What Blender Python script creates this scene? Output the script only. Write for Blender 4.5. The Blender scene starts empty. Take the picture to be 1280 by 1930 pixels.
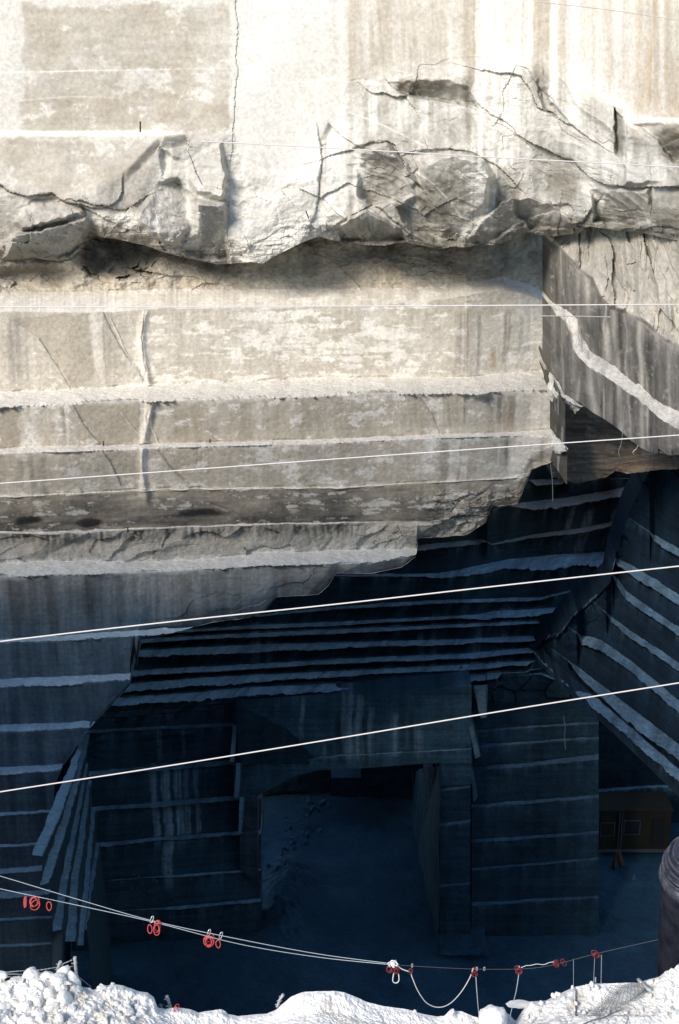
import bpy, bmesh, math, random
import numpy as np
from mathutils import Vector, Matrix
random.seed(7)
rng = np.random.default_rng(11)
S = bpy.context.scene
COL = S.collection
# ------------------------------------------------------------------ camera, sky, sun, exposure
PITCH = math.radians(18.0)
F = 965.0/math.tan(math.radians(19.0))          # focal length in photograph pixels (1280 x 1930)
cam = bpy.data.cameras.new('camera')
cam.sensor_fit = 'VERTICAL'; cam.sensor_height = 24.0
cam.lens = 12.0/math.tan(math.radians(19.0))
cam.clip_start = 0.1; cam.clip_end = 3000
camo = bpy.data.objects.new('camera', cam); COL.objects.link(camo)
camo.location = (0, 0, 0); camo.rotation_euler = (math.pi/2-PITCH, 0, 0)
S.camera = camo

SUN_EL, SUN_AZ = math.radians(32), math.radians(-38)     # azimuth: from straight behind the camera towards its right
W = bpy.data.worlds.new("World"); S.world = W; W.use_nodes = True
nt = W.node_tree
sky = nt.nodes.new('ShaderNodeTexSky'); sky.sky_type = 'NISHITA'; sky.sun_disc = False
sky.sun_elevation = SUN_EL; sky.sun_rotation = math.pi-SUN_AZ
sky.air_density = 1.0; sky.dust_density = 0.0; sky.ozone_density = 2.0
bg = nt.nodes['Background']; bg.inputs['Strength'].default_value = 0.08
nt.links.new(sky.outputs['Color'], bg.inputs['Color'])
sl = bpy.data.lights.new('sun', 'SUN'); sl.energy = 2.4; sl.angle = math.radians(22); sl.color = (1.0, 0.91, 0.80)
slo = bpy.data.objects.new('sun', sl); COL.objects.link(slo)
sd = Vector((math.sin(SUN_AZ)*math.cos(SUN_EL), -math.cos(SUN_AZ)*math.cos(SUN_EL), math.sin(SUN_EL)))
slo.rotation_euler = sd.to_track_quat('Z', 'Y').to_euler(); slo.location = (40, -60, 60)
S.view_settings.view_transform = 'Standard'; S.view_settings.look = 'None'
S.view_settings.exposure = 1.1; S.view_settings.gamma = 1.0
S.render.engine = 'CYCLES'
S.cycles.max_bounces = 8; S.cycles.diffuse_bounces = 5
S.cycles.use_denoising = True

# ------------------------------------------------------------------ rays, noise
CP, SP = math.cos(PITCH), math.sin(PITCH)
def rzv(v):
    cy = -(np.asarray(v, float)-965.0)/F
    return (cy*CP-SP)/(cy*SP+CP)                 # slope of the sight line (negative = downwards)
def rxv(u, v):
    cy = -(np.asarray(v, float)-965.0)/F
    return ((np.asarray(u, float)-640.0)/F)/(cy*SP+CP)
def P(u, v, Y): return Vector((float(rxv(u, v))*Y, Y, float(rzv(v))*Y))
def Pz(u, v, z): return P(u, v, z/float(rzv(v)))
def mpp(v, Y): return Y*(CP-float(rzv(v))*SP)/F   # metres per pixel

def _h(ix, iy, iz, seed):
    n = (ix.astype(np.uint32)*np.uint32(374761393) + iy.astype(np.uint32)*np.uint32(668265263)
         + iz.astype(np.uint32)*np.uint32(2147483647) + np.uint32((seed*974634777) & 0xffffffff))
    n = (n ^ (n >> np.uint32(13)))*np.uint32(1274126177)
    n = (n ^ (n >> np.uint32(15)))*np.uint32(2246822519)
    n = n ^ (n >> np.uint32(16))
    return n.astype(np.float64)/4294967296.0
def vn(x, y, z=0.0, seed=0):
    x, y, z = np.broadcast_arrays(np.asarray(x, float), np.asarray(y, float), np.asarray(z, float))
    x0, y0, z0 = np.floor(x), np.floor(y), np.floor(z)
    fx, fy, fz = x-x0, y-y0, z-z0
    fx = fx*fx*fx*(fx*(fx*6-15)+10); fy = fy*fy*fy*(fy*(fy*6-15)+10); fz = fz*fz*(3-2*fz)
    ix, iy, iz = x0.astype(np.int64), y0.astype(np.int64), z0.astype(np.int64)
    def c(a, b, d): return _h(ix+a, iy+b, iz+d, seed)
    flat = not np.any(z)
    def plane(d):
        return (c(0,0,d)*(1-fx)+c(1,0,d)*fx)*(1-fy) + (c(0,1,d)*(1-fx)+c(1,1,d)*fx)*fy
    r = plane(0) if flat else plane(0)*(1-fz)+plane(1)*fz
    return r*2-1
def fbm(x, y, z=0.0, o=4, g=0.5, seed=0):
    a, s, t = 1.0, 0.0, 0.0
    for k in range(o):
        s = s+a*vn(np.asarray(x)*2.03**k+k*7.3, np.asarray(y)*2.03**k-k*3.1, np.asarray(z)*2.03**k if np.any(z) else 0.0, seed+k*17)
        t += a; a *= g
    return s/t
def ridged(x, y, z=0.0, o=4, g=0.5, seed=0):
    a, s, t = 1.0, 0.0, 0.0
    for k in range(o):
        s = s+a*(1-2*np.abs(vn(np.asarray(x)*2.1**k+k*5.7, np.asarray(y)*2.1**k+k*9.1, np.asarray(z)*2.1**k if np.any(z) else 0.0, seed+k*13)))
        t += a; a *= g
    return s/t
def facets(x, y, seed=0, tilt=1.0, jump=0.3):
    """broken rock: every Voronoi cell is a flat face of its own tilt and height"""
    x0, y0 = np.floor(x), np.floor(y)
    best = np.full(x.shape, 9.0); out = np.zeros(x.shape); sec = np.full(x.shape, 9.0)
    for a in (-1, 0, 1):
        for b in (-1, 0, 1):
            ix, iy = (x0+a).astype(np.int64), (y0+b).astype(np.int64)
            k = np.zeros_like(ix)
            px = ix+_h(ix, iy, k, seed+1); py = iy+_h(ix, iy, k, seed+2)
            d = (px-x)**2+(py-y)**2
            val = tilt*((_h(ix, iy, k, seed+3)*2-1)*(x-px)+(_h(ix, iy, k, seed+4)*2-1)*(y-py))+jump*(_h(ix, iy, k, seed+5)*2-1)
            m = d < best
            sec = np.where(m, best, np.minimum(sec, d))
            out = np.where(m, val, out); best = np.where(m, d, best)
    return out, np.sqrt(sec)-np.sqrt(best)
def sstep(a, b, x):
    t = np.clip((x-a)/(b-a), 0, 1); return t*t*(3-2*t)
def pl(pts, u, ext=True):
    p = np.array(sorted(pts), float); u = np.asarray(u, float)
    r = np.interp(u, p[:, 0], p[:, 1])
    if ext and len(p) > 1:
        s0 = np.clip((p[1,1]-p[0,1])/(p[1,0]-p[0,0]), -.9, .9); s1 = np.clip((p[-1,1]-p[-2,1])/(p[-1,0]-p[-2,0]), -.9, .9)
        r = np.where(u < p[0,0], p[0,1]+s0*(u-p[0,0]), r); r = np.where(u > p[-1,0], p[-1,1]+s1*(u-p[-1,0]), r)
    return r
def jit(u, amp, seed):
    return amp*(0.7*vn(u/31.0, seed*3.7, 0, seed)+0.35*vn(u/10.0, seed*1.3, 0, seed+5)+0.2*vn(u/4.0, seed*2.1, 0, seed+9))
def polydist(U, V, pts):
    """distance to an open line of points, and which side (+ = below / right of its direction)"""
    d = np.full(U.shape, 1e9); side = np.zeros(U.shape)
    for (ax, ay), (bx, by) in zip(pts[:-1], pts[1:]):
        ex, ey = bx-ax, by-ay; L = ex*ex+ey*ey
        t = np.clip(((U-ax)*ex+(V-ay)*ey)/L, 0, 1)
        dx, dy = U-(ax+t*ex), V-(ay+t*ey); q = np.hypot(dx, dy)
        m = q < d
        side = np.where(m, np.sign(ex*(V-ay)-ey*(U-ax)), side); d = np.where(m, q, d)
    return d, side
def inside(U, V, poly):
    n = len(poly); r = np.zeros(U.shape, bool)
    for i in range(n):
        (ax, ay), (bx, by) = poly[i], poly[(i+1) % n]
        if ay == by: continue
        c = ((ay > V) != (by > V)) & (U < (bx-ax)*(V-ay)/(by-ay)+ax)
        r ^= c
    return r

# ------------------------------------------------------------------ materials
def new_mat(name):
    m = bpy.data.materials.new(name); m.use_nodes = True
    return m, m.node_tree, m.node_tree.nodes['Principled BSDF']
def stone_mat(name, bump=0.12, scale=5.0, rough=0.9, contrast=0.22, spec=0.2):
    m, t, b = new_mat(name); N = t.nodes; L = t.links
    at = N.new('ShaderNodeAttribute'); at.attribute_name = 'Col'
    co = N.new('ShaderNodeTexCoord')
    n1 = N.new('ShaderNodeTexNoise'); n1.inputs['Scale'].default_value = scale; n1.inputs['Detail'].default_value = 8; n1.inputs['Roughness'].default_value = 0.7
    L.new(co.outputs['Object'], n1.inputs['Vector'])
    mr = N.new('ShaderNodeMapRange'); mr.inputs[1].default_value = 0.3; mr.inputs[2].default_value = 0.7
    mr.inputs[3].default_value = 1-contrast; mr.inputs[4].default_value = 1+contrast
    L.new(n1.outputs['Fac'], mr.inputs[0])
    mx = N.new('ShaderNodeMix'); mx.data_type = 'RGBA'; mx.blend_type = 'MULTIPLY'; mx.inputs[0].default_value = 1
    L.new(at.outputs['Color'], mx.inputs[6]); L.new(mr.outputs[0], mx.inputs[7])
    L.new(mx.outputs[2], b.inputs['Base Color'])
    b.inputs['Roughness'].default_value = rough; b.inputs['Specular IOR Level'].default_value = spec
    bp = N.new('ShaderNodeBump'); bp.inputs['Strength'].default_value = bump; bp.inputs['Distance'].default_value = 0.12
    L.new(n1.outputs['Fac'], bp.inputs['Height']); L.new(bp.outputs['Normal'], b.inputs['Normal'])
    return m
def plain_mat(name, col, rough=0.6, metal=0.0, var=0.15, scale=20.0, bump=0.05, col2=None):
    m, t, b = new_mat(name); N = t.nodes; L = t.links
    co = N.new('ShaderNodeTexCoord')
    n1 = N.new('ShaderNodeTexNoise'); n1.inputs['Scale'].default_value = scale; n1.inputs['Detail'].default_value = 6; n1.inputs['Roughness'].default_value = 0.65
    L.new(co.outputs['Object'], n1.inputs['Vector'])
    r = N.new('ShaderNodeValToRGB'); e = r.color_ramp.elements
    c2 = col2 or tuple(min(1, c*(1+var)) for c in col); c1 = col if col2 else tuple(c*(1-var) for c in col)
    e[0].position = 0.35; e[0].color = (*c1, 1); e[1].position = 0.65; e[1].color = (*c2, 1)
    L.new(n1.outputs['Fac'], r.inputs['Fac']); L.new(r.outputs['Color'], b.inputs['Base Color'])
    b.inputs['Roughness'].default_value = rough; b.inputs['Metallic'].default_value = metal
    bp = N.new('ShaderNodeBump'); bp.inputs['Strength'].default_value = bump; bp.inputs['Distance'].default_value = 0.05
    L.new(n1.outputs['Fac'], bp.inputs['Height']); L.new(bp.outputs['Normal'], b.inputs['Normal'])
    return m
M = {}
M['pale'] = stone_mat('pale_marble')
M['dark'] = stone_mat('shade_tinted_marble', bump=0.3, scale=6.0, contrast=0.3)  # pit stone; its vertex colours carry the blue shade
M['rubble'] = stone_mat('marble_rubble', bump=0.5, scale=30.0, contrast=0.10)
M['cable'] = plain_mat('white_cable', (0.66, 0.62, 0.60), 0.45, 0.0, 0.06, 60)
M['steelcable'] = plain_mat('steel_cable', (0.36, 0.42, 0.47), 0.4, 0.2, 0.15, 80)
M['rope'] = plain_mat('white_rope', (0.75, 0.77, 0.76), 0.8, 0.0, 0.12, 150, 0.2)
M['red'] = plain_mat('red_sling', (0.50, 0.065, 0.065), 0.6, 0.0, 0.25, 60)
M['darkred'] = plain_mat('dark_red_sling', (0.13, 0.013, 0.02), 0.6, 0.0, 0.25, 60)
M['steel'] = plain_mat('galvanised_steel', (0.62, 0.68, 0.66), 0.35, 0.6, 0.2, 60)
M['wood'] = plain_mat('weathered_wood', (0.42, 0.44, 0.44), 0.9, 0.0, 0.35, 30, 0.5)
M['wire'] = plain_mat('barbed_wire', (0.30, 0.33, 0.36), 0.5, 0.6, 0.2, 60)
M['rust'] = plain_mat('rusty_iron', (0.10, 0.055, 0.03), 0.8, 0.2, 0.4, 40, 0.2)
M['bolt'] = plain_mat('bolt_steel', (0.36, 0.34, 0.31), 0.5, 0.3, 0.2, 60)
M['pipe'] = plain_mat('pipe_paint', (0.009, 0.012, 0.022), 0.40, 0.35, 0.3, 3.5, 0.10, col2=(0.042, 0.044, 0.062))
M['pipe_rim'] = plain_mat('pipe_rim', (0.04, 0.045, 0.06), 0.3, 0.5, 0.3, 8, 0.08, col2=(0.13, 0.13, 0.16))
M['yellow'] = plain_mat('yellow_paint', (0.017, 0.0145, 0.006), 0.9, 0.0, 0.35, 3)
M['black'] = plain_mat('dark_window', (0.006, 0.007, 0.008), 0.7, 0.0, 0.2, 5)
M['grey'] = plain_mat('grey_metal', (0.12, 0.12, 0.13), 0.5, 0.3, 0.2, 5)
M['net'] = plain_mat('net_cord', (0.12, 0.13, 0.15), 0.8, 0.0, 0.2, 50)

# ------------------------------------------------------------------ mesh helpers
def mesh_np(name, co, quads, mat, col=None, smooth=False):
    me = bpy.data.meshes.new(name)
    nv, nq = len(co), len(quads)
    me.vertices.add(nv); me.vertices.foreach_set('co', np.ascontiguousarray(co, np.float32).ravel())
    me.loops.add(nq*4); me.loops.foreach_set('vertex_index', np.ascontiguousarray(quads, np.int32).ravel())
    me.polygons.add(nq); me.polygons.foreach_set('loop_start', np.arange(0, nq*4, 4, dtype=np.int32))
    me.polygons.foreach_set('use_smooth', np.full(nq, smooth))
    me.update(calc_edges=True)
    if col is not None:
        a = me.color_attributes.new('Col', 'FLOAT_COLOR', 'POINT')
        c4 = np.ones((nv, 4), np.float32); c4[:, :3] = np.clip(col, 0.004, 0.9)
        a.data.foreach_set('color', c4.ravel())
    me.materials.append(M[mat])
    o = bpy.data.objects.new(name, me); COL.objects.link(o)
    return o
def tag(o, label=None, cat=None, group=None, kind=None):
    if label: o['label'] = label
    if cat: o['category'] = cat
    if group: o['group'] = group
    if kind: o['kind'] = kind
    return o
def struct(o): o['kind'] = 'structure'; return o
def gridquads(nr, nc):
    i = np.arange(nr-1)[:, None]*nc+np.arange(nc-1)[None, :]
    return np.stack([i, i+nc, i+nc+1, i+1], -1).reshape(-1, 4)

def loft(name, us, lines, mat, disp=None, color=None, px=1.7, thick=3.0, maxrows=600, smooth=False, topz=0.3):
    """a rock face lofted through lines (v, Y, kind of the segment below); every line is an array over the columns us"""
    VR, YR, KR = [], [], []
    for i in range(len(lines)-1):
        v0, Y0, k = lines[i]; v1, Y1, _ = lines[i+1]
        v1 = np.maximum(v1, v0)
        n = int(min(maxrows, max(1, math.ceil(np.max(v1-v0)/px))))
        if k == 1: n = max(n, 3)
        z0, z1 = rzv(v0)*Y0, rzv(v1)*Y1
        for j in range(n):
            t = j/n
            v = v0+(v1-v0)*t
            den = rzv(v)*(Y1-Y0)-(z1-z0)
            num = Y0*(rzv(v0)*(Y1-Y0)) - Y0*(z1-z0)
            ok = np.abs(v1-v0) > 0.3
            Yp = np.where(ok, num/np.where(np.abs(den) < 1e-9, 1e-9, den), Y0+(Y1-Y0)*t)
            lo, hi = np.minimum(Y0, Y1), np.maximum(Y0, Y1)
            VR.append(v); YR.append(np.clip(Yp, lo, hi)); KR.append(np.full(len(us), 1.0 if (k == 1 ) else 0.0))
    VR.append(np.maximum(lines[-1][0], VR[-1])); YR.append(lines[-1][1]+0*us); KR.append(np.zeros(len(us)))
    V, Yb, K = np.array(VR), np.array(YR), np.array(KR)
    U = np.broadcast_to(us, V.shape).copy()
    X, Z = rxv(U, V)*Yb, rzv(V)*Yb
    Yd = Yb.copy()
    dz = 0.0
    if disp is not None:
        dd = disp(U, V, X, Yb, Z, K)
        if isinstance(dd, tuple): dd, dz = dd
        Yd = Yb-dd
    c = color(U, V, X, Yb, Z, K, Yb-Yd) if color is not None else np.full(V.shape+(3,), 0.4)
    pts = np.stack([rxv(U, V)*Yd, Yd, rzv(V)*Yd+dz], -1)
    # returns: the block goes back into the hill at all four sides
    top, bot = pts[:1]+np.array([0, thick, topz]), pts[-1:]+np.array([0, thick, 0.15*thick])
    pts = np.concatenate([top, pts, bot]); c = np.concatenate([c[:1], c, c[-1:]])
    L, R = pts[:, :1]+np.array([0.0, thick, 0]), pts[:, -1:]+np.array([0.0, thick, 0])
    pts = np.concatenate([L, pts, R], 1); c = np.concatenate([c[:, :1], c, c[:, -1:]], 1)
    nr, nc = pts.shape[:2]
    return mesh_np(name, pts.reshape(-1, 3), gridquads(nr, nc), mat, c.reshape(-1, 3), smooth)

def stairs(us, top, bot, ledges, anchor=None, Yanchor=80.0, uref=640, Y0=None, seed=0, ja=1.0, uc=0.0):
    """ledges: [(line of the back of the tread, its width on the picture)].  Treads are level, risers upright."""
    e = pl(bot, us, False)
    prev = np.minimum(pl(top, us, False), e); prevc = prev
    Yr = np.ones(len(us)); seq = [[prev, Yr, 0]]; scale = None
    for i, (a, t) in enumerate(ledges):
        a0 = pl(a, us); tt = np.maximum(pl(t, us, False), 0)
        va = a0+jit(us, ja, seed+i*11)
        tj = tt*(1+0.18*vn(us/60.0, i*3.3, 0, seed+i)-.3*np.maximum(0, vn(us/14.0, i*1.7, 0, seed+i+3)-.35)+.08*vn(us/4.0, i*2.7, 0, seed+i+4))
        va = np.minimum(np.maximum(va, prev), e); vb = np.minimum(va+np.maximum(tj, 0), e)
        ca = np.minimum(np.maximum(a0, prevc), e); cb = np.minimum(ca+tt, e)
        zc = Yr*rzv(ca)                                     # level of this tread
        pb = np.maximum(va-4, prev); seq.append([pb, Yr, 0])
        seq.append([va, zc/rzv(va), 1])
        Yr = Yr*rzv(ca)/rzv(cb)
        seq.append([vb, zc/rzv(vb), 0])
        pe = np.minimum(vb+1.5+1.0*(uc == 0), e); seq.append([pe, Yr*(1+uc*np.clip(tt/6, 0, 1)), 0])
        prev, prevc = pe, cb
        if i == anchor:
            vf = a0+tt; z = Yanchor*rzv(np.interp(uref, us, vf)); scale = z/rzv(vf)/Yr
    seq.append([np.maximum(e, prev), Yr, 0])
    if scale is None: scale = pl(Y0, us, False)
    return [(v, y*scale, k) for v, y, k in seq]

def ruled(name, polys, mat, col, n=60, m=6, rough=0.05, seed=0, kinds=None, colf=None):
    """a surface ruled through 3-D lines (each resampled to n points)"""
    rows = []
    for p in polys:
        p = np.array([tuple(q) for q in p], float); s = np.concatenate([[0], np.cumsum(np.linalg.norm(np.diff(p, axis=0), axis=1))])
        tt = np.linspace(0, s[-1], n)
        rows.append(np.stack([np.interp(tt, s, p[:, k]) for k in range(3)], -1))
    pts, cs = [], []
    for i in range(len(rows)-1):
        k = kinds[i] if kinds else 0
        for j in range(m):
            t = j/m
            q = rows[i]*(1-t)+rows[i+1]*t
            pts.append(q); cs.append(np.broadcast_to(np.array(col[k]), q.shape))
    pts.append(rows[-1]); cs.append(cs[-1])
    pts, cs = np.array(pts), np.array(cs).copy()
    d = np.stack([fbm(pts[..., 0]*1.5+9*q, pts[..., 1]*1.5, pts[..., 2]*1.5+0.01, 4, 0.6, seed+q) for q in range(3)], -1)
    pts = pts+d*rough
    cs *= (1+0.3*fbm(pts[..., 0]*2, pts[..., 1]*2, pts[..., 2]*2+.01, 4, 0.6, seed+7))[..., None]
    return mesh_np(name, pts.reshape(-1, 3), gridquads(*pts.shape[:2]), mat, cs.reshape(-1, 3))

def tube_bm(bm, pts, r, n=8, cap=True):
    pts = [Vector(p) for p in pts]; rings = []
    up = Vector((0, 0, 1)); N = len(pts)
    t0 = (pts[1]-pts[0]).normalized()
    a = t0.cross(up)
    if a.length < 1e-3: a = t0.cross(Vector((1, 0, 0)))
    a.normalize()
    for i, p in enumerate(pts):
        t = (pts[min(i+1, N-1)]-pts[max(i-1, 0)]).normalized()
        a = (a-t*a.dot(t)).normalized(); b = t.cross(a)
        rr = r[i] if isinstance(r, (list, tuple)) else r
        rings.append([bm.verts.new(p+(a*math.cos(k*2*math.pi/n)+b*math.sin(k*2*math.pi/n))*rr) for k in range(n)])
    for i in range(N-1):
        for k in range(n):
            f = bm.faces.new((rings[i][k], rings[i][(k+1) % n], rings[i+1][(k+1) % n], rings[i+1][k])); f.smooth = True
    if cap:
        bm.faces.new(rings[0][::-1]); bm.faces.new(rings[-1])
def box_bm(bm, lo, hi, bev=0.0):
    x0, y0, z0 = lo; x1, y1, z1 = hi
    r = bmesh.ops.create_cube(bm, size=1.0, matrix=Matrix.Translation(((x0+x1)/2, (y0+y1)/2, (z0+z1)/2)) @ Matrix.Diagonal((x1-x0, y1-y0, z1-z0, 1)))
    if bev:
        vs = set(r['verts']); bmesh.ops.bevel(bm, geom=[e for e in bm.edges if e.verts[0] in vs and e.verts[1] in vs], offset=bev, segments=2, affect='EDGES')
def obj(name, bm, mat, parent=None):
    me = bpy.data.meshes.new(name); bm.normal_update(); bm.to_mesh(me); bm.free(); me.materials.append(M[mat])
    o = bpy.data.objects.new(name, me); COL.objects.link(o)
    if parent: o.parent = parent
    return o
def empty(name, loc=(0, 0, 0)):
    o = bpy.data.objects.new(name, None); COL.objects.link(o); o.location = loc; return o
def mix(a, b, t): return a*(1-t[..., None])+b*t[..., None]
def C3(*c): return np.array(c, float)

# ================================================================== the quarry
WHITE, CREAM = C3(.715,.69,.635), C3(.66,.61,.52)
TAN, GREYS, DARKS, OCHRE = C3(.40,.345,.265), C3(.30,.28,.245), C3(.085,.078,.07), C3(.50,.33,.16)
DUST = C3(.80,.765,.69)
def box(U, V, u0, u1, v0, v1, su, sv, n=0.0):
    return sstep(u0-su, u0+su, U+n)*(1-sstep(u1-su, u1+su, U+n))*sstep(v0-sv, v0+sv, V+n)*(1-sstep(v1-sv, v1+sv, V+n))
def streaks(U, V, X, Z, lst, seed=3):
    """run-off streaks: (u at top, top, bottom, width, shift to the bottom, amount)"""
    r = np.zeros(U.shape)
    wob = 2.5*vn(Z*0.9, X*0.05, 0, seed)+1.2*vn(Z*3.1, X*0.2, 0, seed+1)
    grain = 0.72+0.45*vn(X*9, Z*0.35, 0, seed+2)
    for (u0, v0, v1, w, sh, am) in lst:
        t = np.clip((V-v0)/(v1-v0), 0, 1)
        d = np.abs(U-(u0+sh*t)+wob)/w
        m = (1-sstep(0.55, 1.15, d))*sstep(v0-6, v0+10, V)*(1-sstep(v1-35, v1+8, V))*grain*am
        r = np.where(np.abs(m) > np.abs(r), m, r)
    return np.clip(r, -1, 1)

# ------------------------------------------------------------------ A  the overhanging upper cliff
LIP = [(-240,498),(-80,494),(0,492),(30,490),(62,486),(90,491),(112,492),(135,487),(150,470),(158,452),(172,438),(190,448),(215,449),(232,453),(260,459),(285,466),(303,474),(330,481),(380,492),(410,499),(440,496),(470,494),(497,496),(512,485),(530,477),(560,461),(590,449),(604,446),(625,452),(642,456),(668,458),(690,462),(725,463),(748,458),(766,456),(790,462),(815,467),(830,468),(850,465),(872,467),(890,464),(905,460),(930,461),(950,456),(972,446),(985,436),(1000,438),(1020,444),(1045,446),(1075,441),(1092,440),(1098,432),(1112,427),(1135,431),(1165,436),(1200,437),(1225,443),(1250,448),(1280,452),(1490,462)]
STEPS_A = [ # line, height of the upper/left side, reach, groove
 ([(640,152),(690,150),(722,148),(735,160),(758,178),(790,184),(830,189),(862,197),(905,206),(941,210)], -.25, 40, .3),
 ([(900,190),(910,202),(925,216),(943,222),(960,236),(975,250)], .3, 30, .4),
 ([(960,140),(985,145),(1000,170),(1015,200),(1022,206),(1040,212),(1065,230),(1085,243)], .45, 45, .45),
 ([(1050,290),(1080,305),(1100,325),(1125,340),(1150,350),(1190,351),(1235,350),(1290,352)], .75, 60, .5),
 ([(668,280),(700,270),(730,266),(745,275),(757,300),(768,325),(785,345),(797,360)], .35, 45, .5),
 ([(815,282),(850,278),(880,284),(910,296),(935,310),(950,325)], .4, 40, .3),
 ([(560,470),(600,442),(640,420),(690,390),(702,386),(722,398),(750,420),(770,438),(800,458),(830,466)], .3, 35, .55),
 ([(602,270),(607,300),(602,340),(598,380),(590,410)], -.25, 22, .35),
 ([(-60,345),(0,348),(18,362),(50,370),(72,368),(98,366),(118,378),(150,390),(170,398),(182,404)], .55, 40, .5),
 ([(180,386),(210,391),(235,393),(248,386)], .35, 30, .4),
 ([(300,268),(285,300),(268,340),(250,380),(235,400)], .55, 45, .1),
 ([(440,-60),(447,60),(446,140),(440,240),(433,330),(428,400),(432,470),(438,500)], -.10, 26, .04),
 ([(145,428),(170,437),(190,447)], .3, 25, .3),
 ([(1045,385),(1072,384),(1082,398),(1080,420),(1098,418),(1110,402)], .4, 25, .5),
 ([(1228,352),(1231,380),(1229,420),(1232,440)], .55, 30, .8),
 ([(1112,430),(1150,440),(1180,430),(1210,432),(1240,425),(1290,430)], .35, 25, .4),
 ([(960,430),(990,412),(1020,402),(1060,398)], -.25, 20, .3),
 ([(330,345),(350,350),(365,372),(372,392)], .12, 20, .15),
]
FACETS_A = [ # polygon, offset, tilt to the right, tilt up (metres per pixel), soft edge
 ([(725,152),(800,144),(850,146),(885,165),(905,205),(870,198),(800,188),(758,178)], -.55, .0, -.022, 7),
 ([(672,282),(730,266),(765,302),(792,345),(772,375),(700,392),(672,372)], .15, -.006, -.013, 9),
 ([(792,302),(850,280),(915,298),(935,330),(925,385),(885,425),(872,466),(818,460),(770,438),(742,392),(788,362)], .35, -.008, -.014, 14),
 ([(640,420),(690,392),(760,432),(770,455),(690,462),(640,455)], -.2, .0, -.03, 6),
 ([(1156,196),(1180,228),(1178,302),(1158,292)], -.4, -.035, .0, 4),
 ([(1180,232),(1225,262),(1262,300),(1260,346),(1172,350)], .2, .006, .002, 6),
 ([(1112,356),(1226,354),(1230,418),(1196,432),(1118,422)], -.45, -.008, -.016, 8),
 ([(1185,230),(1280,230),(1480,230),(1480,320),(1270,310),(1235,265)], -.35, -.004, -.016, 8),
 ([(62,372),(100,367),(152,392),(165,405),(100,424),(40,440),(20,420)], .5, .0, .020, 10),
 ([(20,440),(100,424),(165,405),(172,436),(150,470),(130,488),(60,486),(0,490)], .3, .008, -.012, 8),
 ([(300,340),(335,332),(365,372),(360,430),(330,470),(290,450),(252,412),(262,390)], .35, .010, .010, 10),
 ([(365,372),(430,380),(436,496),(380,490),(335,478),(362,430)], .1, .004, -.016, 12),
 ([(300,275),(345,300),(420,260),(432,330),(425,380),(370,368),(338,330),(302,336)], .2, -.006, .004, 10),
 ([(1010,160),(1022,120),(1040,190),(1085,240),(1050,225),(1022,205)], -.35, -.012, -.010, 6),
 ([(870,466),(900,415),(960,365),(1000,372),(970,430),(930,460)], .2, .006, -.012, 8),
 ([(965,360),(1040,380),(1100,430),(1000,434),(968,400)], -.1, -.012, -.018, 6),
 ([(640,470),(560,470),(600,446),(640,455)], -.3, .0, -.03, 4),
]
def rockmask_A(U, V):
    top = pl([(-300,352),(0,350),(120,378),(240,330),(300,268),(440,250),(460,330),(595,330),(605,270),(640,200),(700,150),(960,125),(1010,110),(1160,190),(1200,235),(1500,235)], U, False)
    w = 14+30*sstep(600, 700, U)
    return sstep(top-w, top+w, V)
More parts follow.
